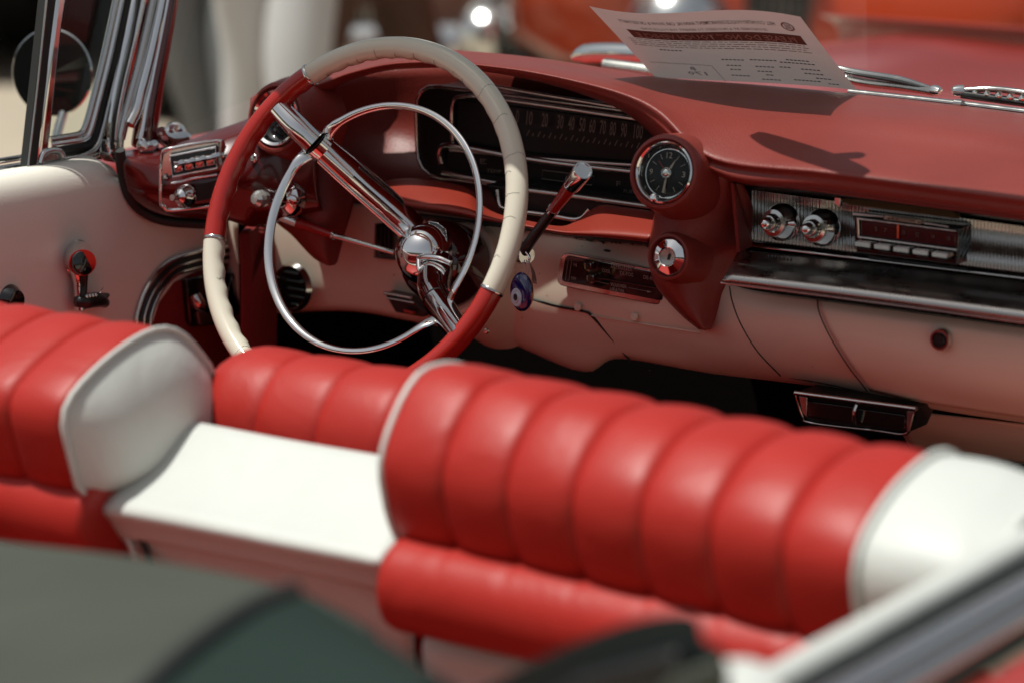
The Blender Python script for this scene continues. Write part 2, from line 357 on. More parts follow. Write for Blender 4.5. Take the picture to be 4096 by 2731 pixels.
# ---- lower steel panel, beige paint
LY = .165
pt = [(900,800,.20),(1060,800,.21),(1400,815,.225),(1660,845,.225),(2000,895,.225),(2350,950,.212),(2640,990,.20),(2830,1070,.18),(2960,1150,.16),(3300,1200,.145),(3700,1250,.145),(4096,1303,.145),(4700,1385,.145)]
pa = [(905,905,.195),(1060,905,.205),(1400,930,.22),(1660,960,.22),(2000,1010,.22),(2350,1060,.20),(2640,1105,.19),(2830,1160,.17),(2965,1235,.15),(3300,1290,.135),(3700,1340,.135),(4096,1395,.135),(4700,1475,.135)]
pb = [(910,1060,.195),(1060,1060,.205),(1400,1070,.22),(1660,1110,.22),(2000,1190,.22),(2350,1245,.20),(2640,1270,.19),(2830,1300,.17),(2990,1345,.155),(3330,1400,.145),(3720,1460,.14),(4096,1515,.14),(4700,1600,.14)]
pc = [(920,1190,.20),(1060,1190,.21),(1400,1185,.225),(1660,1240,.23),(2000,1300,.235),(2350,1380,.22),(2640,1380,.21),(2850,1420,.19),(3050,1460,.18),(3400,1500,.175),(3750,1570,.17),(4096,1630,.17),(4700,1720,.17)]
pd = [(930,1252,.22),(1060,1252,.23),(1400,1243,.24),(1680,1290,.25),(1980,1345,.26),(2330,1480,.25),(2480,1432,.24),(2850,1490,.23),(3090,1520,.22),(3430,1565,.21),(3760,1636,.20),(4096,1687,.20),(4700,1780,.20)]
pe = [(x-40, y-12, Y+.06) for x, y, Y in pd]
panel_rows = [[V(*p) for p in r] for r in (pt, pa, pb, pc, pd, pe)]
lower = loft('lower_panel', panel_rows, 'beige', car, nu=120, nv=6, solid=.002)
# valance under the glovebox
loft('valance', [[V(3560,1640,.26),V(3800,1665,.26),V(4096,1700,.25),V(4700,1780,.25)],
                 [V(3590,1700,.28),V(3800,1740,.28),V(4096,1775,.28),V(4700,1860,.28)],
                 [V(3640,1790,.34),V(3840,1820,.34),V(4096,1855,.34),V(4700,1940,.34)]], 'beige', car, nu=30, nv=5, solid=.002)
# glovebox door, slightly proud of the panel
gl = [[V(3275,1200,.140),V(3500,1228,.140),V(3800,1268,.140),V(4096,1308,.140),V(4700,1390,.140)],
      [V(3284,1250,.1335),V(3500,1285,.1315),V(3800,1325,.1315),V(4096,1370,.1315),V(4700,1450,.1315)],
      [V(3325,1340,.1345),V(3520,1390,.134),V(3820,1440,.1325),V(4096,1480,.1325),V(4700,1565,.1325)],
      [V(3400,1460,.150),V(3580,1500,.150),V(3850,1550,.146),V(4096,1590,.146),V(4700,1675,.146)],
      [V(3478,1562,.185),V(3640,1600,.18),V(3880,1640,.175),V(4096,1672,.175),V(4700,1765,.175)]]
glove = loft('glovebox_door', gl, 'beige', car, nu=50, nv=6, solid=.006)
tube('panel_gap', [p+Vector((.0, -.0015, 0)) for p in (V(3272,1198,.139),V(3280,1250,.131),V(3320,1340,.131),V(3395,1462,.148),V(3472,1562,.182))], .0008, 'rubber', lower, n=10, seg=6)
tube('panel_gap', [V(2918,1146,.147),V(2930,1210,.138),V(2965,1300,.140),V(3030,1405,.150),V(3122,1503,.185)], .0008, 'rubber', lower, n=10, seg=6)
tube('panel_gap', [V(3122,1503,.20),V(3280,1530,.196),V(3430,1562,.193)], .0008, 'rubber', lower, n=6, seg=6)
lk = lathe('lock', [(0,.004),(.0075,.004),(.0085,.006),(.0105,.006),(.0115,.003),(.0118,-.004)], V(3768,1357,.129), (0,-1,.05), 'chrome_old', glove, label='round chrome glovebox lock')
lathe('lock_barrel', [(0,.0075),(.0055,.0075),(.007,.005),(.007,0)], V(3768,1357,.129), (0,-1,.05), 'black', glove)
# ragged edge where the beige paint has flaked under the ledge
bm = bmesh.new(); rnd = random.Random(7)
prev = None
for i in range(120):
    t = i/119; x = 1640+t*990; yb = 862+t*118; d = 5+abs(math.sin(i*1.3)+math.sin(i*.37)*1.4)*6*rnd.random()+(14*max(0, math.sin(t*9+1))**3)*rnd.random()
    a = V(x, yb-12, .221-.022*t*t); b = V(x, yb+d, .2195-.022*t*t)
    pr = (bm.verts.new(a), bm.verts.new(b))
    if prev: bm.faces.new((prev[0], pr[0], pr[1], prev[1]))
    prev = pr
finish(bm, 'flaked_edge', 'chip', lower, solid=.0004)
bm = bmesh.new()
for x, y, r_ in ((2430,1003,9),(2330,985,3),(2128,925,4),(1950,1180,3),(1837,1215,4),(2090,1270,3),(3465,1350,2),(3250,1465,2),(3150,1172,5),(3215,1180,4),(3780,1275,5),(1578,1100,4),(2600,1480,3),(3277,1240,5),(2160,1095,3)):
    bmesh.ops.create_uvsphere(bm, u_segments=8, v_segments=5, radius=r_/3500*1, matrix=Matrix.Translation(V(x, y, (.143 if y < 1300 else .150) if x > 2900 else (.219 if x < 2100 else .203))+Vector((0, -.001 if x < 2900 else .0, 0))) @ Matrix.Diagonal((2 if r_ > 6 else 1, .3, .6, 1)))
finish(bm, 'paint_chips', 'chip', lower)
# seam and bolts of the column cover
tube('panel_seam', [V(2080,1180,.212),V(2210,1222,.205),V(2330,1245,.200),V(2365,1262,.199),V(2440,1345,.210),V(2520,1440,.232)], .0016, 'rubber', lower, n=8, seg=6)
tube('panel_seam', [V(2365,1262,.198),V(2600,1300,.193),V(2800,1330,.172)], .0009, 'beige', lower, n=6, seg=6)
for x, y in ((2310,1228),(2537,1268)):
    lathe('bolt', [(0,.002),(.004,.0015),(.005,0)], V(x, y, .197 if x < 2400 else .190), (0,-1,.1), 'beige', lower, seg=16)

# ---- steering column cover (beige) 
ca = WP(0, 0, -.175); cb = WP(0, 0, -.42)
lathe('column_cover', [(.02,.0),(.0535,.0),(.0560,-.003),(.0565,-.02),(.059,-.05),(.063,-.085),(.066,-.12)], WP(0,0,-.193), Wn, 'beige', car, seg=48)
# ---- heater control panel
hp = slab('heater_control', rr(2245,1007, 2650,1085, 2650,1225, 2222,1140, .188, .14), .012, BACK, 'chrome_old', car, bevel=.001)
slab('control_face', rr(2262,1022, 2650,1098, 2650,1205, 2245,1125, .1865, .08), .006, BACK, 'blackgloss', hp, bevel=.0005)
HY = .1857
for s_, x0, y0, x1, y1, h in (('DEFROSTER',2446,1072,2530,1086,.0062),('COOL',2410,1088,2443,1094,.0040),('DE-FOG',2482,1100,2534,1108,.0044),('DE-ICE',2575,1116,2625,1124,.0044),
        ('WARMER',2443,1145,2508,1155,.0042),('HEATER',2442,1165,2500,1176,.0046),('HI',2296,1064,2308,1067,.0036),('OFF',2285,1118,2306,1123,.0036)):
    text(s_, V(x0, y0, HY), V(x1, y1, HY), (0,0,1), h, 'print', hp, bold=.006)
frame_tube('slot_frame', quad(2273,1041,2287,1043,2275,1124,2262,1121, HY), .0003, 'print', hp)
tube('slot_line', [V(2375,1108,HY), V(2640,1155,HY)], .0012, 'black', hp, n=1, seg=6)
tube('slot_line', [V(2375,1124,HY), V(2434,1137,HY)], .0003, 'print', hp, n=1, seg=6)
tube('slot_line', [V(2512,1151,HY), V(2592,1166,HY)], .0003, 'print', hp, n=1, seg=6)
slab('arrow', [V(2590,1162,HY-.0003),V(2606,1169,HY-.0003),V(2588,1171,HY-.0003)], .0003, BACK, 'print', hp, bevel=0)
for (x, y) in ((2350,1068),(2360,1116)):
    kb = slab('slide_knob', [V(x-18,y-14,.178),V(x+14,y-16,.178),V(x+16,y+12,.178),V(x+2,y+22,.178),V(x-14,y+10,.178)], .008, BACK, 'chrome_old', hp, bevel=.0012)
    for k in range(4):
        slab('rib', [V(x-8+k*7,y-15,.1772),V(x-5+k*7,y-15,.1772),V(x-5+k*7,y+12,.1772),V(x-8+k*7,y+12,.1772)], .001, BACK, 'black', hp, bevel=0)

# ---- centre console pad with clock and ignition pods
edges = [(600,2640,2880,.125,.135),(700,2665,2950,.13,.135),(800,2640,3000,.13,.15),(870,2622,3010,.128,.16),(950,2608,2998,.124,.165),(1030,2600,2962,.124,.165),(1130,2622,2912,.13,.155),(1200,2672,2886,.135,.152),(1270,2740,2862,.14,.15),(1318,2800,2844,.146,.148)]
rows = []
for y, xl, xr, yl, yr in edges:
    rows.append([V(xl-6, y, yl+.03), V(xl, y, yl), V(xl*.8+xr*.2, y, yl-.014), V(xl*.5+xr*.5, y, (yl+yr)/2-.014), V(xl*.2+xr*.8, y, yr-.004), V(xr, y, yr+.012), V(xr-8, y, yr+.03)])
loft('console_pad', rows, 'pad_red', car, nu=30, nv=7, solid=.003)
CAX = Vector((.10, -.96, .25)).normalized()
cc = V(2655, 690, .085)
def ringpad(name, c, ax, r_in, r_out, d, mt='pad_red', front=.0):
    w_ = (r_out-r_in)
    prof = [(r_in-.0005, -.012), (r_in, -.002+front), (r_in+w_*.25, .003+front), (r_in+w_*.6, .002+front), (r_in+w_*.9, -.004+front), (r_out, -.012+front), (r_out+.003, -.03), (r_out+.006, -d)]
    return lathe(name, prof, c, ax, mt, car, seg=64)
ringpad('clock_surround', cc, CAX, .0335, .0425, .06)
clock = lathe('clock', [(.0285,-.004),(.0300,.000),(.0318,.002),(.0335,.001),(.0345,-.002),(.0345,-.02)], cc, CAX, 'chrome', car, seg=64, label='round clock in chrome ring, hands near one and six')
lathe('clock_bowl', [(.0285,-.003),(.0262,-.010),(.0252,-.010)], cc, CAX, 'chrome', clock, seg=64)
lathe('clock_dial', [(0,-.0100),(.020,-.0100),(.0203,-.0096),(.0206,-.0100),(.0230,-.0100),(.0232,-.0096),(.0234,-.0100),(.0256,-.0100)], cc, CAX, 'darkface', clock, seg=64)
ku = (Vector((0,0,1))-CAX*CAX.z).normalized(); kv = ku.cross(CAX).normalized()
if kv.x < 0: kv = -kv
def ck(r, deg, h=-.0096):                 # clock point: deg clockwise from 12
    a = R_(deg); return cc + ku*(r*math.cos(a)) + kv*(r*math.sin(a)) + CAX*h
def strip(name, a, b, w0, w1, mt, par, th=.0004, nrm=CAX):
    s_ = (b-a).cross(nrm).normalized()
    return slab(name, [a-s_*w0, b-s_*w1, b+s_*w1, a+s_*w0], th, -nrm, mt, par, bevel=0)
for i in range(12):
    if i in (0, 3, 9): continue
    strip('hour_mark', ck(.0165, i*30), ck(.0222, i*30), .0003, .0003, 'needle', clock)
for s_, d_, wd, hh in (('12',0,.0034,.0064),('3',90,.0020,.0062),('9',270,.0020,.0062)):
    p = ck(.0192, d_, -.0095); text(s_, p-kv*wd-ku*hh/2, p+kv*wd-ku*hh/2, ku, hh, 'needle', clock)
strip('hour_hand', ck(0,28,-.0086), ck(.0165,28,-.0086), .0022, .0002, 'needle', clock)
strip('minute_hand', ck(0,185,-.0080), ck(.0215,185,-.0080), .0008, .0014, 'needle', clock)
strip('second_hand', ck(0,317,-.0076), ck(.0165,317,-.0076), .0003, .0003, 'needle_red', clock)
lathe('clock_boss', [(0,-.0015),(.003,-.002),(.0055,-.0038),(.0066,-.0065),(.0068,-.0095)], cc, CAX, 'chrome', clock, seg=32)
kp = ck(.0290, 193, .001)
lathe('setting_knob', [(0,.006),(.0025,.0058),(.0040,.0045),(.0042,.002),(.0042,-.004)], kp, CAX, 'chrome', clock, seg=24)
bm = bmesh.new(); lathe_bm(bm, [(0,.0008),(.012,.0005),(.022,-.0004),(.0290,-.0024)], cc, CAX, 48)
finish(bm, 'clock_glass', 'glass', clock)
ic = V(2675, 1028, .102)
IAX = Vector((.06, -.985, .16)).normalized()
ringpad('ignition_surround', ic, IAX, .0205, .0275, .04)
ign = lathe('ignition_switch', [(.0095,.0035),(.0105,.0042),(.0185,.0005),(.0198,-.001),(.0200,-.008)], ic, IAX, 'chrome', car, seg=36, angle=20, flute=lambda k, r, h: 1+(.03 if (k//2) % 2 and r > .015 else 0), label='round chrome ignition switch with a keyhole')
lathe('lock_cylinder', [(0,.0010),(.0085,.0030),(.0092,.0030),(.0094,.001),(.0094,-.002)], ic, IAX, 'steel', ign, seg=36)
iu = (Vector((0,0,1))-IAX*IAX.z).normalized(); iv = iu.cross(IAX).normalized(); iv = iv if iv.x > 0 else -iv
for nm, q in (('keyhole', [(.0004,.0022),(.0016,.0040),(.0030,.0036),(.0034,.0018),(.0024,.0),(.0014,-.0032),(-.0002,-.0030)]),):
    slab(nm, [ic+iv*a+iu*b+IAX*.0031 for a, b in q], .0006, -IAX, 'black', ign, bevel=0)

# ---- radio bay
RY = .20
bay = []
ybot = lambda x: 985+(x-3020)*.120
ytop = lambda x: 735+(x-2960)*.134
bx0, bx1 = 3005, 4420; NR = 100
def RIBY(t):
    nz = lambda u: -.05+.22*min(1, u/.4) if u < .42 else (.20+.6*(u-.42) if u < .62 else max(.06, .32-.9*(u-.62)))
    return sum(nz((i+.5)/20*t) for i in range(20))/20*t*.075
def baypt(x, t, ex):                   # t 0 top .. 1 bottom, S-curved section
    y = (ytop(x)+20)*(1-t)+(ybot(x)-22)*t
    return V(x, y, RY - RIBY(t) + ex)
bm = bmesh.new(); g = []
for j in range(15):
    t = j/14; row = []
    for i in range(NR*4):
        x = bx0+(bx1-bx0)*i/(NR*4-1); row.append(baypt(x, t, -.0032*(abs(((i % 4))/2-1))))
    g.append(row)
grid(bm, g); 
ribs = finish(bm, 'ribbed_panel', 'chrome_old', car, angle=180, label='fine vertically ribbed chrome radio panel')
loft('bay_ceiling', [[V(2935,728,.125),V(3400,786,.125),V(4096,880,.125),V(4700,960,.125)],[V(2960,760,.21),V(3400,800,.21),V(4096,895,.21),V(4700,975,.21)]], 'black', car, nu=10, nv=2)
slab('bay_end', [V(2935,735,.13),V(2990,745,.20),V(3010,985,.175),V(2960,1010,.14)], .004, (-1,0,0), 'pad_red', car, bevel=0)
loft('panel_foot', [[V(x, ybot(x)-24, RY-.013) for x in (3000,3400,3800,4200,4700)],[V(x, ybot(x)+2, RY-.020) for x in (3000,3400,3800,4200,4700)]], 'chrome_old', car, nu=20, nv=3, solid=.002)
# radio
radio = slab('radio', quad(3412,862,3838,912,3828,1062,3425,1012,.166), .03, BACK, 'blackgloss', car, bevel=.0015, label='car radio with five chrome push buttons and dark dial')
slab('amber_lens', [V(3338,790,.160),V(3362,800,.158),V(3395,822,.156),V(3830,878,.156),V(3822,855,.158),V(3790,835,.16),V(3500,800,.16)], .01, BACK, 'amber', radio, bevel=.001)
slab('lens_bracket', quad(3338,790,3362,793,3358,830,3336,815,.155), .006, BACK, 'chrome_old', radio, bevel=.0006)
slab('dial_window', quad(3442,888,3822,936,3820,990,3442,945,.1655), .004, BACK, mat('dial_dark', (.035,.012,.014), .1, coat=.5), radio, bevel=.0005)
tube('dial_frame', [V(3428,874,.163),V(3824,925,.163)], .0013, 'chrome_old', radio, n=1, seg=8)
tube('dial_frame', [V(3434,948,.163),V(3826,1000,.163)], .0016, 'chrome_old', radio, n=1, seg=8)
tube('dial_frame', [V(3431,874,.163),V(3434,948,.163)], .0014, 'chrome_old', radio, n=1, seg=8)
slab('dial_pointer', quad(3588,897,3596,898,3595,955,3587,954,.1635), .002, BACK, 'gold', radio, bevel=0)
slab('selector_bar', quad(3538,862,3684,882,3682,898,3534,878,.158), .006, BACK, 'needle', radio, bevel=.0004)
text('MORE STATIONS', V(3566,880,.1577), V(3662,892,.1577), (0,0,1), .0032, 'black', radio, bold=.01)
for a, b in (((3550,874),(3560,876)),((3670,889),(3680,890))):
    strip('arrow', V(*a,.1575), V(*b,.1575), .0008, .0008, 'black', radio, nrm=-BACK)
tube('station_rod', [V(3415,855,.160),V(3535,868,.158)], [.0022,.0009], 'chrome_old', radio, n=2, seg=8)
tube('station_rod', [V(3694,892,.158),V(3796,908,.160)], .0011, 'chrome_old', radio, n=1, seg=8)
for s_, x in (('5',3505),('7',3542),('10',3615),('12',3670),('14',3733),('16',3795)):
    y = 925+(x-3505)*.125; text(s_, V(x-6,y,.1650), V(x+6,y+1,.1650), (0,0,1), .0046, 'print_dim', radio)
for k in range(5):
    x = 3416+k*77; y = 966+k*10.6
    bm = bmesh.new()
    q = [V(x,y,.148),V(x+66,y+8,.148),V(x+66,y+28,.150),V(x,y+20,.150)]
    p = slab('push_button', q, .022, BACK, 'chrome_old', radio, bevel=.0012); bm.free()
    slab('button_base', [V(x+18,y+24,.156),V(x+68,y+30,.156),V(x+68,y+37,.156),V(x+18,y+31,.156)], .012, BACK, 'black', radio, bevel=.0005)
KAX = Vector((-.03, -.99, .10)).normalized()
fl = lambda n_, a: (lambda k, r, h: 1+(a if (k % n_) else 0))
for x, y, wd in ((3126,890,'VOLUME'),(3288,912,'TONE')):
    c0 = V(x, y, .170)
    kn = lathe('radio_knob', [(0.0030,0.0280),(0.0082,0.0269),(0.0093,0.0252),(0.0096,0.0224),(0.0073,0.0223)], c0, KAX, 'chrome_old', car, seg=48, label=('left' if x < 3200 else 'right')+' stepped chrome radio knob')
    lathe('knob_cap', [(0.0000,0.0374),(0.0034,0.0367),(0.0058,0.0343),(0.0064,0.0315),(0.0064,0.0294)], c0, KAX, 'chrome', kn, seg=32)
    lathe('knob_grip', [(0.0060,0.0308),(0.0090,0.0210),(0.0101,0.0182)], c0, KAX, 'chrome_old', kn, seg=48, angle=15, flute=lambda k, r, h: 1-(.09 if k % 4 < 1 else 0))
    lathe('knob_collar', [(0.0101,0.0182),(0.0142,0.0175),(0.0148,0.0164),(0.0148,0.0147),(0.0129,0.0140)], c0, KAX, 'chrome_old', kn, seg=48, flute=lambda k, r, h: 1+(.025 if k % 4 < 2 and r > .016 else 0), angle=20)
    lathe('escutcheon', [(0.0103,0.0140),(0.0138,0.0136),(0.0185,0.0056),(0.0200,0.0028),(0.0202,-0.0042)], c0, KAX, 'chrome', kn, seg=64)
# ---- brushed steel shelf
rs = []
for f, Y in ((0,.168),(.31,.150),(.50,.118),(.69,.100),(.86,.095),(.97,.098),(1.0,.12)):
    rs.append([V(x-f*dx_, y0+(y1-y0)*f, Y) for x, y0, y1, dx_ in ((2955,1000,1131,70),(3400,1042,1196,0),(3800,1090,1250,0),(4096,1126,1291,0),(4700,1200,1372,0))])
shelf = loft('steel_shelf', rs, 'steel', car, nu=60, nv=7, solid=.002)
tube('shelf_bead', [V(2885,1132,.108),V(3400,1198,.102),V(3800,1251,.102),V(4096,1291,.102),V(4700,1373,.102)], .0013, 'chrome_old', shelf, n=6, seg=8)
bm = bmesh.new()
for k in range(8):
    q = quad(3078+k*13,1040+k*1.6,3086+k*13,1041+k*1.6,3082+k*13,1056+k*1.6,3074+k*13,1055+k*1.6,.1295)
    bm.faces.new([bm.verts.new(p+Vector((0,-.004,.006))) for p in q])
finish(bm, 'shelf_slots', 'black', shelf, solid=.0006)

# ---- underdash vent below the glovebox
uv = slab('underdash_vent', [V(3176,1568,.165),V(3668,1632,.165),V(3622,1735,.18),V(3240,1690,.18),V(3205,1664,.178)], .05, BACK, 'black', car, bevel=.002, label='trapezoid chrome framed vent hanging under the dash')
tube('vent_frame', [V(3180,1570,.162),V(3664,1634,.162)], .0026, 'chrome_old', uv, n=1, seg=8)
tube('vent_frame', [V(3664,1634,.164),V(3645,1690,.17),V(3620,1734,.176),V(3500,1720,.178),V(3245,1690,.178),V(3208,1660,.174),V(3180,1572,.164)], .0018, 'chrome_old', uv, n=4, seg=8)
slab('vent_cheek', quad(3195,1583,3228,1588,3225,1665,3208,1650,.164), .004, BACK, 'steel', uv, bevel=.0005)
slab('vent_cheek', quad(3628,1642,3656,1646,3636,1725,3626,1726,.164), .004, BACK, 'steel', uv, bevel=.0005)
slab('vent_slat', quad(3230,1604,3410,1627,3408,1690,3232,1662,.165), .004, BACK, 'blackgloss', uv, bevel=.0005)
slab('vent_slat', quad(3432,1634,3620,1660,3618,1715,3430,1692,.165), .004, BACK, 'blackgloss', uv, bevel=.0005)
tube('vent_lever', [V(3425,1618,.158),V(3415,1650,.155),V(3420,1692,.160)], .0038, 'chrome_old', uv, n=4, seg=8, sq=.5)

# ---- left end of the dashboard: lamp pod, switch plate
la = [(470,610,.03),(560,596,.05),(650,590,.07),(760,560,.09),(870,520,.11),(985,478,.13),(1100,420,.15),(1240,330,.16)]
lb = [(488,632,.005),(570,640,.02),(660,640,.04),(770,610,.06),(880,575,.085),(1000,530,.105),(1110,470,.12),(1245,400,.13)]
lc = [(495,700,.005),(580,730,.015),(670,740,.03),(780,725,.045),(890,705,.065),(1010,680,.085),(1120,650,.11),(1260,600,.13)]
ld = [(515,770,.01),(590,805,.02),(680,820,.035),(790,815,.05),(900,810,.07),(1020,800,.09),(1130,800,.11),(1270,780,.13)]
le = [(560,822,.03),(610,850,.04),(690,868,.05),(800,876,.07),(905,880,.08),(1000,905,.10),(1080,890,.12),(1290,840,.14)]
lf = [(600,818,.06),(640,842,.07),(710,860,.08),(800,868,.10),(905,872,.11),(1000,890,.13),(1080,880,.15),(1290,830,.17)]
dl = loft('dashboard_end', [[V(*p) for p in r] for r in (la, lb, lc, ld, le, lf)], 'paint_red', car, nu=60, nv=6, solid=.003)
tube('edge_seal', [V(478,600,.0),V(492,700,.012),(V(520,790,.02)),V(575,850,.04),V(660,884,.06),V(800,896,.085),V(910,898,.10)], .0065, 'rubber', car, n=6, seg=8)
# vertical red tail under the lamp knob
loft('lamp_pad', [[V(1190,560,.15),V(1290,560,.16),V(1400,600,.20)],[V(1120,740,.14),V(1280,750,.15),V(1420,760,.19)],[V(1085,860,.14),V(1270,860,.14),V(1405,850,.175)],[V(1170,945,.145),V(1270,950,.14),V(1375,950,.17)],[V(1250,1030,.15),V(1300,1040,.145),V(1352,1040,.165)],[V(1305,1062,.155),V(1320,1064,.152),V(1340,1060,.16)]], 'pad_red', car, nu=24, nv=6)
PAX = Vector((.02, -.975, .2)).normalized(); pc_ = V(1106, 472, .092)
ringpad('vent_surround', pc_, PAX, .0345, .0440, .07)
vt = lathe('air_outlet', [(.0270,-.008),(.0290,.001),(.0322,.003),(.0343,.000),(.0346,-.012)], pc_, PAX, 'chrome', car, seg=56, label='round chrome air outlet at the driver end of the dash')
lathe('outlet_core', [(0,-.010)]+[(.003+.0030*k, -.014+(.003 if k % 2 else 0)) for k in range(8)]+[(.0275,-.009)], pc_, PAX, 'blackgloss', vt, seg=56)
for k in range(6):
    p = pc_+PAX*-.006+Vector((.012+.0012*(k % 2), 0, .010-.003*k))
    lathe('outlet_pin', [(0,.003),(.0009,.002),(.0009,-.004)], p, PAX, 'chrome', vt, seg=10)
lathe('screw', [(0,.004),(.0028,.0035),(.0038,.001),(.0052,.0)], V(1014,636,.088), PAX, 'chrome_old', dl, seg=20)
lathe('screw', [(0,.003),(.0022,.0025),(.0035,.0)], V(888,625,.073), PAX, 'chrome_old', dl, seg=20)
hk = V(1145, 795, .112)
hs = lathe('lamp_switch', [(.010,.010),(.0115,.010),(.0140,.006),(.0200,.002),(.0215,-.002),(.0215,-.01)], hk, (-.05,-.98,.15), 'chrome', car, seg=48, label='clear knobbed lamp switch in a chrome dish')
tube('switch_stem', [hk, hk+Vector((-.006,-.028,.003))], .005, 'chrome', hs, n=1, seg=16)
lathe('switch_knob', [(0,.022),(.006,.021),(.0098,.016),(.0105,.010),(.0085,.003),(.005,0)], hk+Vector((-.006,-.026,.003)), (-.2,-.96,.1), 'clear', hs, seg=12, angle=10)
# window switch plate
sw = slab('switch_plate', [V(*p) for p in ((648,622,.030),(690,592,.036),(872,562,.072),(880,600,.074),(884,800,.068),(870,822,.064),(690,846,.036),(655,830,.028),(642,800,.026))], .012, BACK, 'chrome_old', dl, bevel=.0012)
frame_tube('plate_rim', [V(*p) for p in ((648,622,.028),(690,594,.034),(868,565,.070),(880,600,.072),(884,800,.066),(870,820,.062),(690,843,.034),(655,828,.026),(642,800,.024))], .0020, 'chrome', dl, n=3)
slab('switch_recess', [V(*p) for p in ((682,628,.024),(862,592,.060),(868,672,.058),(692,706,.022))], .004, BACK, 'black', dl, bevel=0)
frame_tube('recess_rim', [V(*p) for p in ((680,626,.022),(862,590,.058),(868,674,.056),(690,708,.020))], .0016, 'chrome', dl)
for k in range(4):
    x = 690+k*43; y = 645-k*8.5; Y = .018+k*.0088
    slab('window_switch', [V(x,y,Y),V(x+36,y-7,Y+.007),V(x+38,y+12,Y-.002),V(x+3,y+20,Y-.009)], .012, BACK, 'chrome', dl, bevel=.0012)
    slab('switch_base', [V(x+3,y+22,Y+.002),V(x+38,y+15,Y+.009),V(x+40,y+40,Y+.007),V(x+6,y+47,Y)], .008, BACK, 'chrome_old', dl, bevel=.001)
tube('plate_ridge', [V(685,735,.022),V(780,714,.040),V(868,700,.056)], .0014, 'chrome', dl, n=3, seg=8)
slab('plate_window', [V(*p) for p in ((780,740,.040),(868,722,.056),(872,790,.056),(786,808,.040))], .004, BACK, 'black', dl, bevel=.0005)
kk = V(738,786,.030)
lathe('mirror_switch', [(.0025,.012),(.0040,.013),(.0085,.010),(.0095,.006),(.0130,.002),(.0140,-.004)], kk, (.1,-.97,.1), 'chrome', dl, seg=32)
tube('mirror_stem', [kk, kk+Vector((.002,-.024,.002))], .0036, 'chrome', dl, n=1, seg=12)
lathe('plate_screw', [(0,.0025),(.0025,.002),(.0034,0)], V(662,710,.026), (0,-1,.1), 'chrome_old', dl, seg=12)

# ---- round vent by the footwell
fv = V(1165,1150,.196)
fo = lathe('footwell_vent', [(.0235,-.004),(.0250,.003),(.0268,.004),(.0282,.001),(.0300,-.003)], fv, (0,-1,.05), 'chrome_old', car, seg=48, label='round dark louvred vent beside the footwell')
lathe('vent_well', [(0,-.004),(.024,-.004),(.0245,0)], fv, (0,-1,.05), 'black', fo, seg=48)
for k in range(-2, 3):
    hw = math.sqrt(.0235**2-(k*.0095)**2)
    box('louvre', fv+Vector((0,-.002,k*.0095)), (hw*2, .006, .0022), 'blackgloss', fo, bevel=.0006, rx=.5)
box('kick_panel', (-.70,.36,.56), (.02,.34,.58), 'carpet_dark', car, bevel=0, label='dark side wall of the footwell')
# vents seen behind the column
v1 = slab('side_vent', [V(1505,900,.212),V(1590,890,.212),V(1600,1040,.212),V(1500,1028,.212)], .01, BACK, 'blackgloss', car, bevel=.001)
frame_tube('vent_trim', [V(1503,898,.211),V(1590,888,.211),V(1602,1042,.211),V(1498,1030,.211)], .0014, 'chrome_old', v1)
for k in range(3): slab('vent_slat', quad(1520+k*16,912,1526+k*16,912,1526+k*16,1020,1520+k*16,1018,.210), .002, BACK, 'black', v1, bevel=0)
v2 = slab('brake_release', [V(1535,1170,.205),V(1640,1190,.205),V(1710,1255,.21),V(1690,1270,.21),V(1580,1250,.21)], .02, BACK, 'black', car, bevel=.002)
tube('release_trim', [V(1538,1172,.203),V(1645,1192,.203)], .0022, 'chrome_old', v2, n=1, seg=8)
tube('release_trim', [V(1548,1192,.203),V(1655,1212,.203)], .0015, 'chrome_old', v2, n=1, seg=8)
slab('release_badge', quad(1612,1238,1650,1246,1656,1258,1618,1250,.203), .004, BACK, 'rim_red', v2, bevel=0)
lathe('screw', [(0,.003),(.003,.002),(.004,0)], V(1945,1322,.185), (0,-1,0), 'chrome_old', lower, seg=16)

# ================================================================ steering wheel
hub = lathe('steering_wheel', [(.033,-.130),(.040,-.137),(.0460,-.150),(.0485,-.168),(.0500,-.182),(.0495,-.190),(.040,-.194)], WC, Wn, 'maroon', car, seg=72, label='two tone red and ivory steering wheel with chrome horn ring')
lathe('horn_button', [(0,-.0965),(.009,-.0972),(.019,-.1015),(.0270,-.1090),(.0330,-.1200),(.0355,-.1310),(.0355,-.140)], WC, Wn, 'chrome', hub, seg=72)
RR = .2025; TR = .0122
def rim_part(a0, a1, mt, label):
    n = int(abs(a1-a0)*1.2); path = [WP(RR, a0+(a1-a0)*i/n, 0) for i in range(n+1)]
    def fn(i, th):
        a = a0+(a1-a0)*i/n; g = max(0, -math.cos(th))**1.0 * (1 if True else 0)
        edge = min(1, min(i, n-i)/5)
        inner = max(0, math.cos(th-math.pi))           # side facing the dash / inner
        return 1 + .02 + inner*(.10*math.sin(R_(a)*46))*edge - .03*inner
    bm = bmesh.new()
    # local frame: radial outwards = u
    rows = []; seg = 20
    for i, p in enumerate(path):
        a = R_(a0+(a1-a0)*i/n); u = Wa*math.cos(a)+Wb*math.sin(a); e = min(1, min(i, n-i)/6)
        row = []
        for k in range(seg):
            th = 2*math.pi*k/seg; c, s = math.cos(th), math.sin(th)
            grip = max(0, (-c*.75 - s*.66))**1.5        # inner + back
            r = TR*(1+grip*(.07*math.sin(a*50)-.02)*e)
            row.append(p+u*(r*c)+Wn*(r*s*1.04))
        rows.append(row)
    vs = grid(bm, rows, True); bm.faces.new(vs[0][::-1]); bm.faces.new(vs[-1])
    return finish(bm, 'rim_section', mt, hub, 50, label=label)
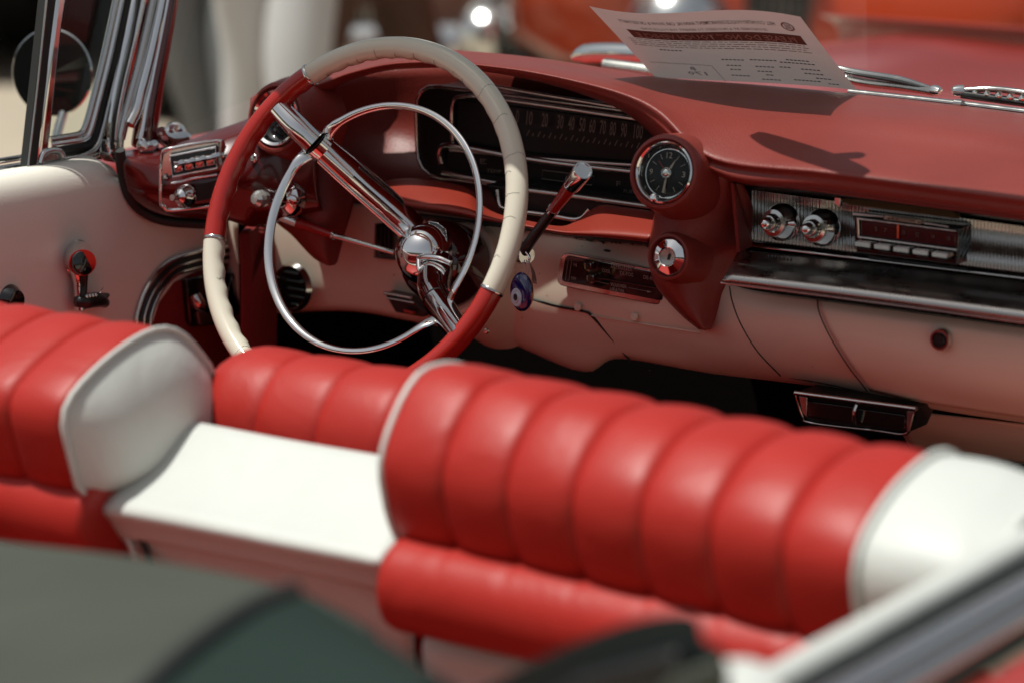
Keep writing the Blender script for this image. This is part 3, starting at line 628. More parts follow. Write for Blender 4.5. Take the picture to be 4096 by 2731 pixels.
rim_part(-15.6, 127.2, 'rim_white', 'ivory upper rim section with fine cracks')
rim_part(127.9, 191.8, 'rim_red', 'red rim section at the left spoke')
rim_part(192.5, 280, 'rim_white', 'ivory lower rim section')
rim_part(280.6, 343.8, 'rim_red', 'red rim section at the right spoke')
for a in (127.55, 192.15, 280.3, 344.1):
    path = [WP(RR, a-.42, 0), WP(RR, a+.42, 0)]; bm = bmesh.new()
    aa = R_(a); u = Wa*math.cos(aa)+Wb*math.sin(aa)
    lathe_bm(bm, [(.010,-.0022),(.0131,-.0019),(.0136,-.0008),(.0136,.0008),(.0131,.0019),(.010,.0022)], WP(RR, a, 0), (path[1]-path[0]).normalized(), 32)
    finish(bm, 'rim_ferrule', 'chrome_old', hub)
bm = bmesh.new(); rc = random.Random(3)
for a, th0, th1 in ((52,.0,2.9),(40,.6,2.6),(26.5,.1,2.8),(21,1.5,3.0),(14,.8,2.9),(6.5,.9,2.9),(-6,1.4,2.7),(100,2.0,4.2),(92,2.4,4.2),(84,2.2,4.0),(108,2.6,4.2),(112,2.8,4.2),(117,3,4.2),(75,2.2,3.9),(66,2.2,3.7),(61,2.2,3.4),(207,2.4,3.2),(211,.0,.8),(236,.2,3.1),(121,3.0,4.0)):
    path = []
    for k in range(9):
        th = th0+(th1-th0)*k/8; aa = R_(a+rc.uniform(-.25, .25)+.4*math.sin(k*.9)); u = Wa*math.cos(aa)+Wb*math.sin(aa)
        path.append(WC+u*RR+u*(TR*1.003*math.cos(th))+Wn*(TR*1.043*math.sin(th)))
    sweep(bm, path, .00022, seg=4, cap=True)
finish(bm, 'rim_cracks', 'black', hub, label='fine dark age cracks across the ivory rim')
# red stripe trace and front bead along the ivory
# horn ring
def ring_arc(a0, a1, name='horn_ring'):
    n = int(abs(a1-a0)/2); rows = []; bm = bmesh.new(); seg = 14
    for i in range(n+1):
        t = i/n; a = R_(a0+(a1-a0)*t); u = Wa*math.cos(a)+Wb*math.sin(a)
        wd = .0038+.0019*abs(math.cos(a*1.0))+ (.003*max(0, 1-min(i, n-i)/6.0)); ht = .0026
        h = -.022 - .010*max(0, 1-min(i, n-i)/5.0)**2
        p = WC+u*.1415+Wn*h; row = []
        for k in range(seg):
            th = 2*math.pi*k/seg; c, s = math.cos(th), math.sin(th)
            tl = .45
            dx = wd*c; dy = ht*s
            row.append(p+u*(dx*math.cos(tl)-dy*math.sin(tl))+Wn*(dx*math.sin(tl)+dy*math.cos(tl)))
        rows.append(row)
    vs = grid(bm, rows, True); bm.faces.new(vs[0][::-1]); bm.faces.new(vs[-1])
    return finish(bm, name, 'chrome', hub, 60)
LA = 141.5; RA = -35
ring_arc(LA-4.5, RA+4); ring_arc(LA+4.5, RA+360-4)
# spokes
SUP = Vector((.22, -.62, .75)).normalized()
def spoke(pts, radii, wid, name='spoke', mt='chrome', n=10):
    p = crp(pts, n); bm = bmesh.new(); m_ = len(radii); rad = []
    for i in range(len(p)):
        t = i/(len(p)-1)*(m_-1); k = min(m_-2, int(t)); rad.append(radii[k]*(1-(t-k))+radii[k+1]*(t-k))
    sweep(bm, p, rad, seg=36, up=SUP, sq=wid); return finish(bm, name, mt, hub, 40)
spoke([WP(.046,LA,-.148), WP(.08,LA,-.112), WP(.112,LA,-.070), WP(.138,LA,-.034)], [.0180,.0190,.0182,.0158], .66)
for s_ in (-1, 1):       # edge flanges and centre groove of the broad spoke
    off = SUP.cross((WP(.138,LA,-.034)-WP(.05,LA,-.145)).normalized()).normalized()*s_
    nz_ = off.cross((WP(.138,LA,-.034)-WP(.05,LA,-.145)).normalized()); nz_ = nz_ if nz_.dot(CAM-WC) > 0 else -nz_
    tube('spoke_edge', [WP(.048,LA,-.140)+off*.0155, WP(.08,LA,-.106)+off*.0165, WP(.110,LA,-.066)+off*.0160, WP(.133,LA,-.036)+off*.0145], .0030, 'chrome', hub, n=5, seg=10)
    tube('spoke_groove', [WP(.056,LA,-.140)+off*.0070+nz_*.0104, WP(.08,LA,-.112)+off*.0075+nz_*.0112, WP(.110,LA,-.072)+off*.0070+nz_*.0108], .0014, 'blackgloss', hub, n=5, seg=8)
tube('ring_collar', [WP(.136,LA,-.036), WP(.1425,LA,-.027)], .0168, 'chrome', hub, n=1, seg=28, sq=.85, up=Wn)
tube('collar_gap', [WP(.1425,LA,-.027), WP(.1432,LA,-.0262)], .0140, 'black', hub, n=1, seg=28, sq=.85, up=Wn)
tube('spoke_tip', [WP(.144,LA+.5,-.025), WP(.165,LA+.8,-.010), WP(.196,LA+1.2,.001)], [.0150,.0140,.0118], 'chrome', hub, n=6, seg=28, sq=.85, up=SUP)
# lower right spoke: out of the hub, a knee, then a tapered cylinder to the rim
spoke([WX(1748,1050,-.118), WX(1740,1100,-.096), WX(1736,1145,-.075), WX(1744,1186,-.055)], [.0190,.0200,.0190,.0165], .75)
tube('ring_collar', [WX(1738,1176,-.058), WX(1750,1203,-.049)], .0160, 'chrome', hub, n=1, seg=28, up=Wn)
tube('collar_gap', [WX(1750,1203,-.049), WX(1753,1209,-.047)], .0130, 'black', hub, n=1, seg=28, up=Wn)
tube('spoke_tip', [WX(1753,1209,-.047), WX(1795,1270,-.025), WX(1848,1345,.002)], [.0160,.0148,.0122], 'chrome', hub, n=6, seg=28, up=SUP)
tube('hub_bridge', [WX(1676,1034,-.094), WX(1705,1028,-.090), WX(1755,1034,-.088), WX(1803,1054,-.092)], .0036, 'chrome', hub, n=8, seg=12)
tube('hub_bridge', [WX(1676,1034,-.094), WX(1678,1075,-.092), WX(1698,1120,-.092)], .0034, 'chrome', hub, n=8, seg=12)
# crest plate on the hub
ew = Wn.cross(Wa).normalized()
pl = [WX(1716,887,-.125),WX(1752,893,-.125),WX(1784,918,-.125),WX(1790,966,-.125),WX(1752,946,-.125),WX(1730,925,-.125)]
cp_ = slab('crest_plate', pl, .004, -Wn, 'blackgloss', hub, bevel=.0004)
tube('crest_rim', pl, .0007, 'chrome', hub, n=1, seg=6, closed=True)
bm = bmesh.new()
for (x0, y0, x1, y1) in ((1738,903,1760,914),(1733,912,1757,925),(1737,921,1764,936),(1762,914,1778,930),(1764,928,1783,946)):
    for k in range(3):
        a = k/3; b = (k+.62)/3
        q = [WX(x0+(x1-x0)*a, y0+(y1-y0)*a, -.1235), WX(x0+(x1-x0)*b, y0+(y1-y0)*b, -.1235), WX(x0+(x1-x0)*b+1, y0+(y1-y0)*b+7, -.1235), WX(x0+(x1-x0)*a+1, y0+(y1-y0)*a+7, -.1235)]
        bm.faces.new([bm.verts.new(p) for p in q])
finish(bm, 'crest_emblem', 'needle', hub, solid=.0003)
# ---- column stalks
def P3(x, y, h): return WX(x, y, h)
tl = tube('indicator_lever', [P3(1575,1012,-.175), P3(1335,943,-.150)], [.0028,.0034], 'chrome_old', car, n=1, seg=14, label='slim turn lever with red grip left of the hub')
tube('lever_grip', [P3(1335,943,-.150), P3(1192,892,-.138)], [.0042,.0068], 'rim_red', tl, n=1, seg=16)
tube('lever_ferrule', [P3(1338,944,-.1502), P3(1330,941,-.1497)], .0048, 'chrome', tl, n=1, seg=16)
tube('lever_end', [P3(1192,892,-.138), P3(1130,868,-.133)], [.0074,.0078], 'chrome', tl, n=1, seg=20)
GY = lambda x, y: V(x, y, .125+(x-2088)/245*-.09)
gs = tube('gear_lever', [GY(2088,1016), GY(2140,940), GY(2215,838)], [.0066,.0062,.0056], 'black', car, n=4, seg=16, label='gear lever with black shaft, red grip and chrome knob')
tube('lever_grip', [GY(2212,842), GY(2290,738)], [.0058,.0082], 'rim_red', gs, n=1, seg=20)
tube('lever_ferrule', [GY(2208,846), GY(2216,836)], .0068, 'chrome_old', gs, n=1, seg=16)
k0, k1 = GY(2288,741), GY(2333,682); kd = (k1-k0).normalized()
lathe('lever_knob', [(.008,0),(.0098,.001),(.0102,.004),(.0104,.5*(k1-k0).length),(.0106,(k1-k0).length-.002),(.0100,(k1-k0).length),(.0085,(k1-k0).length),(.0078,(k1-k0).length-.0012),(0,(k1-k0).length-.0016)], k0, kd, 'chrome', gs, seg=32)
tube('lever_socket', [V(2040,1000,.16), V(2085,1012,.130), V(2108,1024,.122)], [.014,.0125,.0098], 'chrome_old', gs, n=4, seg=20)
bm = bmesh.new(); 
for pts in ([V(2105,1010,.112), V(2118,1028,.108), V(2112,1052,.108), V(2092,1052,.112)],): sweep(bm, crp(pts, 6), .0014, seg=8)
finish(bm, 'clip_ring', 'chrome', gs)

# ================================================================ evil eye charm
ec = V(2088, 1168, .108)
eax = Vector((.05, -.93, .12)).normalized(); eax = (Vector((-.35, -.93, .06))).normalized()
eye = bpy.data.objects.new('eye_charm', None); col.objects.link(eye)
tag(eye, 'round blue glass eye charm hanging from the gear lever on a string', 'charm')
def flat(c, a, r): return [(0, a), (r*.6, a*.96), (r*.85, a*.75), (r*.97, a*.4), (r, 0)]
bm = bmesh.new(); lathe_bm(bm, flat(0, .0062, .0195), ec, eax, 48); 
bmesh.ops.transform(bm, matrix=Matrix.Translation(ec) @ Matrix.Diagonal((1, 1, 1.12, 1)) @ Matrix.Translation(-ec), verts=bm.verts)
disc = finish(bm, 'glass_disc', 'glassblue', eye)
bm = bmesh.new(); lathe_bm(bm, [(0,-.0075),(.010,-.0070),(.0165,-.0050),(.0193,-.0015),(.0198,.0004)], ec, eax, 48)
bmesh.ops.transform(bm, matrix=Matrix.Translation(ec) @ Matrix.Diagonal((1, 1, 1.12, 1)) @ Matrix.Translation(-ec), verts=bm.verts)
finish(bm, 'gilt_back', 'gold', eye)
e_u = (Vector((0,0,1))-eax*eax.z).normalized(); e_v = e_u.cross(eax).normalized(); e_v = e_v if e_v.x > 0 else -e_v
oc = ec - e_u*.006 - e_v*.002
for nm, r_, h_, mt_ in (('pale_ring', .0112, .0066, 'glasspale'), ('blue_ring', .0078, .0070, 'glassblue'), ('iris', .0066, .0074, 'glasspale'), ('pupil', .0042, .0078, 'black')):
    if nm == 'blue_ring': continue
    lathe(nm, [(0, h_), (r_*.9, h_-.0003), (r_, h_-.0015), (r_, h_-.003)], oc, eax, mt_, eye, seg=32)
for dx, x1 in ((-.004, 2092), (.005, 2112)):
    tube('string', [ec+e_u*.019+e_v*dx, V(x1,1090,.108), V(2102+dx*800,1040,.108)], .0006, 'string', eye, n=5, seg=6)
bm = bmesh.new(); rt = random.Random(5)
lathe_bm(bm, [(0,.0022),(.0018,.0012),(.0022,0),(.0018,-.0012),(0,-.0022)], V(2113,1051,.105), (0,0,1), 10)
finish(bm, 'knot', 'string', eye)
bm = bmesh.new()
for i in range(16):
    a, b = V(2120,1055,.105), V(2138+rt.uniform(-9,9),1133+rt.uniform(-10,6),.105)
    md = a.lerp(b, .5)+Vector((rt.uniform(-.001,.001), rt.uniform(-.001,.001), rt.uniform(-.001,.001)))+Vector((.001,0,0))
    sweep(bm, crp([a, md, b], 4), .00035, seg=4)
finish(bm, 'tassel', 'tassel', eye)

# ================================================================ driver's door and its window
DX = -.735
def D(x, y, X=DX): return at(x, y, 'X', X)
prof = [(-.800,.884),(-.788,.894),(-.772,.897),(-.757,.894),(-.746,.884),(-.7395,.868),(-.736,.845),(-.7345,.815),(-.734,.77),(-.734,.60),(-.738,.30)]
def fdoor(y): # front edge curves away under the dash
    return 0
def yend(z): return .018 if z > .868 else (.018+(.868-z)/.10*.30 if z > .768 else .40)
loft('driver_door', [[Vector((x, -1.9+(yend(z)+1.9)*(1-(1-k/10)**2.2), z-(.012*max(0, k-9) if z > .868 else 0))) for k in range(11)] for x, z in prof], 'door_white', car, nu=60, nv=5, solid=.006)
door = bpy.data.objects['driver_door']; door['label'] = 'cream driver door panel with red lower pocket'
# chrome sill rails
for (a, b, r_, X, mt_) in (((-60,655),(232,607),.0035,-.80,'chrome_old'),((-60,690),(250,640),.0048,-.795,'chrome'),((-60,722),(262,660),.0030,-.785,'chrome_old'),((-60,705),(262,650),.006,-.800,'rubber')):
    tube('sill_rail', [D(*a, X), D(*b, X)], r_, mt_, door, n=1, seg=12)
tube('sill_rail', [D(248,664,-.782), D(330,640,-.782), D(405,616,-.782)], .0032, 'chrome_old', door, n=4, seg=10)
# triple chrome moulding round the red lower panel
for k, (off, r_, mt_) in enumerate(((0,.0036,'chrome_old'),(17,.0034,'black'),(30,.0030,'chrome_old'),(44,.0030,'black'),(56,.0028,'chrome_old'))):
    pts = [(538+off,1330),(552+off,1245),(590+off*.95,1150+off*.3),(660+off*.7,1062+off*.75),(745+off*.4,1022+off),(860+off*.2,995+off),(1010,968+off)]
    tube('pocket_moulding', [D(x, y, DX+.004) for x, y in pts], r_, mt_, door, n=8, seg=10)
pk = [(598,1450),(612,1300),(640,1210),(700,1130),(780,1090),(1010,1030),(1060,1200),(1060,1500)]
slab('door_pocket', [D(x, y, DX+.003) for x, y in pk], .004, (-1,0,0), 'carpet_red', door, bevel=0)
hp_ = slab('latch_plate', [D(x, y, DX+.012) for x, y in ((745,1120),(900,1085),(950,1095),(962,1240),(930,1290),(775,1310),(762,1290))], .010, (-1,0,0), 'blackgloss', door, bevel=.002)
slab('latch_mirror', [D(x, y, DX+.0145) for x, y in ((905,1180),(928,1110),(938,1130),(946,1230),(935,1250))], .002, (-1,0,0), 'chrome', hp_, bevel=.0005)
tube('latch_lever', [D(778,1180,DX+.022), D(795,1215,DX+.026), D(822,1240,DX+.024)], [.008,.009,.006], 'chrome_old', hp_, n=4, seg=14)
slab('latch_tray', [D(x, y, DX+.0145) for x, y in ((790,1250),(900,1230),(905,1285),(800,1300))], .002, (-1,0,0), 'steel', hp_, bevel=.0005)
# window winder
wk = lathe('window_winder', [(0,.012),(.006,.012),(.012,.010),(.016,.004),(.021,.002),(.0235,-.001),(.024,-.004)], D(312,1035,DX), (1,.02,.0), 'chrome', door, seg=40)
kc = D(330,1052,DX+.030)
tube('winder_boss', [D(312,1030,DX+.004), D(322,1040,DX+.018), kc], [.0195,.0175,.0158], 'chrome', wk, n=4, seg=32)
lathe('winder_knob', [(0,.0012),(.0125,.0010),(.0142,.0),(.0142,-.004)], kc+Vector((.002,0,0)), (1,-.25,.15), 'blackgloss', wk, seg=32)
tube('winder_arm', [D(300,1060,DX+.010), D(312,1130,DX+.012), D(322,1240,DX+.016)], [.013,.0085,.0095], 'chrome', wk, n=5, seg=16, sq=.7)
tube('winder_arm', [D(338,1090,DX+.024), D(336,1140,DX+.022), D(330,1200,DX+.022)], [.0045,.004,.005], 'black', wk, n=5, seg=10)
dh = tube('door_handle', [D(300,1208,DX+.018), D(345,1205,DX+.024), D(392,1200,DX+.022), D(420,1212,DX+.016)], [.006,.009,.009,.006], 'black', door, n=5, seg=14, label='small chrome and black lever cluster below the winder')
tube('handle_blade', [D(378,1200,DX+.020), D(395,1176,DX+.022), D(412,1150,DX+.022)], [.0052,.0042,.001], 'chrome', dh, n=4, seg=10, sq=.5)
tube('handle_blade', [D(385,1205,DX+.018), D(412,1188,DX+.018), D(435,1178,DX+.016)], [.006,.006,.002], 'black', dh, n=4, seg=10, sq=.5)
for k in range(4): lathe('handle_rivet', [(0,.002),(.0022,.001),(.0024,-.002)], D(348+k*12,1186-k*2,DX+.030), (1,-.3,.3), 'chrome_old', dh, seg=12)
lathe('lower_handle', [(0,.014),(.012,.012),(.017,.004),(.019,-.002)], D(38,1200,DX), (1,0,0), 'blackgloss', door, seg=32)
# vent window: slanting post, frame and pane
PX = -.775
vp = slab('vent_post', [D(x, y, PX) for x, y in ((108,680),(158,688),(236,-80),(190,-80))], .012, (-1,0,0), 'rubber', door, bevel=.001)
tube('post_trim', [D(112,672,PX+.002), D(150,350,PX+.002), D(194,-80,PX+.002)], .0014, 'chrome_old', vp, n=2, seg=8)
slab('post_trim', [D(x, y, PX+.003) for x, y in ((152,680),(198,602),(252,100),(280,-80),(240,-80),(205,200))], .014, (-1,0,0), 'chrome', vp, bevel=.004)
tube('post_foot', [D(160,655,PX+.004), D(172,618,PX+.004), D(205,603,PX+.004), D(240,606,PX+.004), D(252,628,PX+.004)], .0035, 'chrome', vp, n=5, seg=10)
slab('post_foot', [D(x, y, PX+.002) for x, y in ((162,655),(176,625),(205,608),(242,612),(252,640))], .010, (-1,0,0), 'chrome_old', vp, bevel=.002)
def ridge(name, pts, r, mt, X, par, n=7, sq=1): return tube(name, [D(x, y, X) for x, y in pts], r, mt, par, n=n, seg=10)
ridge('vent_frame', ((196,562),(270,550),(322,538),(343,505),(368,420),(420,210),(478,-60)), .0046, 'chrome_old', -.78, door)
ridge('vent_frame', ((200,582),(280,570),(338,556),(362,520),(392,410),(440,215),(498,-60)), .0042, 'chrome', -.778, door)
ridge('vent_seal', ((205,600),(290,592),(355,578),(386,530),(415,410),(462,215),(520,-60)), .0046, 'rubber', -.778, door)
ridge('vent_frame', ((250,640),(330,625),(382,592),(408,530),(438,410),(484,215),(540,-60)), .0040, 'chrome_old', -.775, door)
slab('vent_seal', [D(x, y, -.785) for x, y in ((250,600),(345,575),(395,500),(430,400),(530,-60),(570,-60),(470,400),(445,560),(440,640),(395,640),(250,655))], .006, (-1,0,0), 'rubber', door, bevel=0)
slab('vent_glass', [D(x, y, -.784) for x, y in ((196,560),(325,538),(348,500),(478,-60),(236,-60))], .003, (-1,0,0), 'glass', door, bevel=0)
# ================================================================ windscreen pillar and frame
def PP(pts, X): return [D(x, y, X) for x, y in pts]
pil = slab('windscreen_pillar', PP(((440,640),(470,648),(492,560),(520,470),(560,330),(600,200),(650,-80),(560,-80),(500,220),(462,400),(446,520)), -.765), .03, (-1,0,0), 'chrome', car, bevel=.007, label='chrome windscreen pillar with layered mouldings on the driver side')
for pts, r_, mt_, X in ((((455,560),(470,440),(505,270),(548,90),(585,-80)),.0055,'chrome',-.758),(((475,640),(482,540),(505,440),(545,290),(585,120),(628,-80)),.0050,'chrome_old',-.752),
        (((492,560),(520,450),(556,320),(598,150),(652,-80)),.0026,'body_red',-.750),(((516,500),(545,440),(565,360),(600,230),(640,60),(668,-80)),.0075,'chrome',-.745),
        (((540,470),(575,400),(600,300),(640,120),(680,-80)),.0030,'rubber',-.745),(((448,600),(458,480),(486,330),(530,140),(566,-80)),.0024,'rubber',-.753)):
    tube('pillar_moulding', PP(pts, X), r_, mt_, pil, n=8, seg=12)
slab('pillar_foot', PP(((440,620),(456,560),(480,580),(492,640),(488,655),(462,652)), -.752), .02, (-1,0,0), 'chrome', pil, bevel=.005)
red = slab('pillar_inner', PP(((588,600),(600,520),(612,400),(640,230),(690,-80),(735,-80),(705,110),(672,300),(652,440),(640,520),(648,560),(640,600)), -.735), .03, (-1,0,0), 'body_red', pil, bevel=.006)
tube('pillar_moulding', PP(((600,560),(603,470),(628,320),(668,120),(705,-80)), -.728), .0042, 'maroon', red, n=7, seg=12)
tube('pillar_moulding', PP(((560,560),(575,500),(590,420),(612,330),(650,150),(690,-80)), -.738), .0048, 'chrome', pil, n=7, seg=12)
tube('pillar_moulding', PP(((640,520),(655,552),(690,566),(735,560),(752,545)), -.728), [.0060,.0085,.0100,.0110,.006], 'chrome', pil, n=7, seg=16)
lathe('corner_cap', [(0,.010),(.007,.009),(.012,.004),(.014,-.004)], D(700,528,-.74), (.4,-.5,.75), 'chrome', pil, seg=24)
tube('pillar_moulding', PP(((566,560),(572,585),(590,590),(620,578)), -.725), [.004,.008,.009,.006], 'chrome', pil, n=5, seg=14)
# glass: wraps from pillar to pillar, raked
base = [Vector((-.745,.10,.905)),Vector((-.725,.20,.935)),Vector((-.66,.31,.965)),Vector((-.50,.385,.985)),Vector((-.25,.415,.99)),Vector((0,.425,.992)),Vector((.25,.415,.99)),Vector((.50,.385,.985)),Vector((.66,.31,.965)),Vector((.725,.20,.935)),Vector((.745,.10,.905))]
top = [Vector((-.735,.22,1.38)),Vector((-.70,.11,1.39)),Vector((-.62,.02,1.405)),Vector((-.46,-.018,1.42)),Vector((-.23,-.025,1.428)),Vector((0,-.03,1.43)),Vector((.23,-.025,1.428)),Vector((.46,-.018,1.42)),Vector((.62,.02,1.405)),Vector((.70,.11,1.39)),Vector((.735,.22,1.38))]
midg = [a.lerp(b, .5)+Vector((0,.02,0)) for a, b in zip(base, top)]
scr = loft('windscreen', [base, midg, top], 'glass', car, nu=60, nv=8, solid=0, angle=180)
tube('screen_base_trim', [V(3395,370,.415),V(3560,388,.418),V(3800,414,.420),V(4096,450,.420),V(4700,530,.41),V(5300,612,.38)], .0042, 'chrome_old', car, n=6, seg=10)
tube('trim_joint', [V(3820,415,.413),V(3850,419,.413)], .0052, 'chrome_old', car, n=1, seg=10)
hd_path = [p+Vector((0,-.032,0)) for p in top]
header = tube('windscreen_header', hd_path, .021, 'chrome_old', car, n=6, seg=14, up=Vector((0,1,0)), sq=2.1)
# interior mirror
mc = Vector((.035,.045,1.318))
im = lathe('interior_mirror', [(0,.006),(.030,.006),(.034,.003),(.034,-.008),(0,-.010)], (0,0,0), (0,-1,0), 'chrome_old', car, seg=48, label='interior mirror on a short stem')
im.data.transform(Matrix.Translation(mc) @ Matrix.Rotation(R_(-22), 4, 'Z') @ Matrix.Diagonal((2.6, 1, 1.05, 1)))
tube('mirror_stem', [mc+Vector((.036,.004,.000)), mc+Vector((.030,-.012,.095))], .010, 'chrome_old', im, n=1, seg=12)
# right pillar out of frame, carries the screen
slab('windscreen_pillar', [Vector((.75,.02,.88)),Vector((.75,.12,.88)),Vector((.745,.26,1.38)),Vector((.745,.19,1.38))], .04, (1,0,0), 'chrome', car, bevel=.006, label='passenger side windscreen pillar')
# wipers and cowl
def wiper(p, lab):
    w0 = tube('wiper', [V(*q) for q in p], [.0026,.0036,.0036,.002], 'chrome_old', car, n=8, seg=10, label=lab); return w0
w1 = wiper(((3330,268,.47),(3440,292,.47),(3600,318,.46),(3745,360,.44)), 'left wiper arm lying along the screen base')
tube('wiper_blade', [V(3330,300,.47),V(3450,330,.47),(V(3600,348,.46)),V(3740,368,.44)], .0050, 'steel', w1, n=6, seg=8)
tube('wiper_spine', [V(3380,290,.465),V(3450,304,.465),V(3600,330,.455),V(3735,362,.44)], .0018, 'black', w1, n=6, seg=8)
lathe('wiper_tip', [(0,.006),(.004,.005),(.006,0),(.006,-.006),(0,-.008)], V(3748,364,.44), (.9,-.3,0), 'chrome', w1, seg=16)
w2 = wiper(((3832,362,.44),(3960,358,.45),(4096,372,.46),(4400,420,.47)), 'right wiper with bright rivets along the blade')
tube('wiper_blade', [V(3845,378,.44),V(3960,394,.45),V(4096,412,.46),V(4400,450,.47)], .0048, 'black', w2, n=6, seg=8)
lathe('wiper_tip', [(0,.008),(.0055,.006),(.007,0),(.007,-.006),(0,-.008)], V(3832,366,.44), (-.8,-.6,0), 'chrome', w2, seg=16)
for k in range(9): lathe('wiper_rivet', [(0,.004),(.003,.003),(.0035,0),(.003,-.003)], V(3900+k*47,373+k*5.6,.445+.003*k), (-.4,-.8,.5), 'chrome', w2, seg=12)
tube('cowl_vent', [V(2290,232,.62),V(2340,216,.62),V(2450,212,.62),V(2700,225,.62)], [.004,.012,.013,.013], 'chrome', car, n=6, seg=14, label='bright cowl ornament beyond the dash')
tube('cowl_vent_grille', [V(2420,262,.55),V(2560,280,.55),V(2700,300,.55)], .009, 'steel', bpy.data.objects['cowl_vent'], n=3, seg=8)
# bonnet with fender crease
ST = [-.95,-.90,-.82,-.70,-.50,-.25,0,.25,.50,.70,.82,.90,.95]
def hz(x, y):
    a = abs(x); z = .858 + .010*math.exp(-(x/.5)**2) + .092*max(0, 1-(y-.44)/.36)**2*max(0, 1-(a/.72)**4)
    z += .012*math.exp(-((a-.74)/.06)**2)
    if a > .80: z -= (a-.80)**1.5*3.0
    return z - .030*max(0, y-1.3)**1.5
loft('bonnet', [[Vector((x*(1 if y < 1.6 else 1-.02*(y-1.6)), y, hz(x, y))) for x in ST] for y in (.44,.55,.7,.9,1.2,1.6,2.0)], 'body_red', car, nu=70, nv=5, solid=.003)
loft('front_end', [[Vector((x*.97, y, z)) for x in (-.95,-.6,-.2,.2,.6,.95)] for y, z in ((2.0,.87),(2.08,.82),(2.10,.6),(2.06,.3))], 'body_red', car, nu=20, nv=4, solid=.003)
# outer round mirror on the driver's door
om = lathe('door_mirror', [(0,-.018),(.030,-.016),(.050,-.008),(.0545,.0),(.0555,.002),(.0540,.004)], D(212,292,-.98), (.30,-.93,.08), 'chrome', car, seg=64, label='round chrome door mirror seen through the vent window')
lathe('mirror_glass', [(0,.0030),(.0535,.0035)], D(212,292,-.98), (.30,-.93,.08), mat('mirror_glass', (.45,.47,.48), .03, 1), om, seg=64)
tube('mirror_stalk', [D(222,420,-.98)+Vector((0,.02,0)), D(225,560,-.93), D(230,700,-.86)], .006, 'chrome', om, n=5, seg=10)
# body side, floor, firewall: closes the cabin
box('door_skin', (-.86,-.60,.58), (.10,2.9,.58), 'body_red', car, bevel=.02)
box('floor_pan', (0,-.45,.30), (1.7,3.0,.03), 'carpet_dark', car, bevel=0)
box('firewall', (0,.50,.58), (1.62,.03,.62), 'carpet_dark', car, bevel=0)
loft('kick_panel', [[Vector((-.72,.0+.02,.885)),Vector((-.70,.10,.80)),Vector((-.66,.19,.70)),Vector((-.66,.24,.5)),Vector((-.66,.24,.32))],[Vector((-.69,.12,.885)),Vector((-.66,.17,.80)),Vector((-.645,.21,.70)),Vector((-.64,.26,.5)),Vector((-.64,.26,.32))]], 'carpet_red', car, nu=16, nv=3) if False else None
slab('kick_panel', [V(985,900,.17),V(1045,930,.17),V(1070,1150,.18),V(1070,1500,.20),V(960,1500,.10),V(962,1150,.10),V(955,930,.10)], .02, BACK, 'carpet_red', car, bevel=.004)

# ================================================================ seats
capL = [(340,1960),(300,1850),(275,1750),(265,1660),(310,1570),(430,1450),(560,1360),(650,1330),(720,1350),(790,1420),(850,1520)]
P0 = [at(x, y, 'X', -.172) for x, y in capL]
prof = [(-.560,.700),(-.610,.722)]+[(p.y, p.z) for p in P0]+[(P0[-1].y+.012, P0[-1].z-.06),(P0[-1].y+.02,.66),(-.40,.58)]
pv = [Vector((0, y, z)) for y, z in prof]
pv = resample(crp(pv, 6), 46)
capR = [(1590,2150),(1552,2050),(1530,1940),(1520,1850),(1545,1740),(1600,1600),(1650,1515),(1700,1468),(1780,1450),(1850,1462),(1930,1510)]
P1 = [at(x, y, 'X', .158) for x, y in capR]
profR = [(-.560,.700),(-.610,.727)]+[(p.y, p.z) for p in P1]+[(P1[-1].y+.02, P1[-1].z-.06),(P1[-1].y+.03,.66),(-.40,.58)]
pvL = pv; pvR = resample(crp([Vector((0, y, z)) for y, z in profR], 6), 46)
pvR0 = pvR
def seat_profile(x, grow=0, sc_=1.0):
    out = []; f_ = max(.1, .95-(x-.158)/.46*.8); pv = [a.lerp(b, f_) for a, b in zip(pvL, pvR0)] if x > 0 else pvL
    cx = Vector((0, -.56, .76))
    for i, p in enumerate(pv):
        a = pv[max(0, i-1)]; b = pv[min(len(pv)-1, i+1)]; t = (b-a).normalized(); nrm = Vector((0, -t.z, t.y))
        if nrm.dot(p-cx) < 0: nrm = -nrm
        q = cx+(p-cx)*sc_ + nrm*grow; out.append(Vector((x, q.y, q.z)))
    return out
def pleat(x0, x1, par, mt='seat_red', bul=.0066, n=22, name='pleat', prf=seat_profile):
    bm = bmesh.new(); rows = []
    for i in range(n+1):
        u = i/n; q_ = abs(2*u-1); g = bul*(.55*(1-q_**2)+.6*(1-q_**9))-.003
        rows.append(prf(x0+(x1-x0)*u, g))
    grid(bm, rows)
    for row in (rows[0], rows[-1]):
        bm.faces.new([bm.verts.new(p) for p in row])
    return finish(bm, name, mt, par, 60)
def cap_face(x, sgn, par, name, bulge=.030, grow=.004):
    """closed side panel, gently domed"""
    bm = bmesh.new(); o = seat_profile(x, grow); c = Vector((x, -.56, .76)); rows = []
    for k in range(8):
        s = 1-k/7; rows.append([c+(p-c)*s+Vector((sgn*bulge*(1-s**3.6), 0, 0)) for p in o])
    grid(bm, rows); bmesh.ops.remove_doubles(bm, verts=bm.verts, dist=1e-4)
    return finish(bm, name, 'seat_white', par, 60)
seatR = bpy.data.objects.new('x', None); bpy.data.objects.remove(seatR)
PW = .0665
def shell(name, x0, x1, lab):
    return box(name, ((x0+x1)/2, -.508, .46), (x1-x0, .12, .42), 'seat_white', car, bevel=.015, label=lab, rx=R_(14))
seatR = shell('passenger_seat', .165, .74, 'passenger seat back in fat red vinyl pleats with a white end bolster')
seatL = shell('driver_seat', -.74, -.18, 'driver seat back in fat red vinyl pleats with a white side cap')
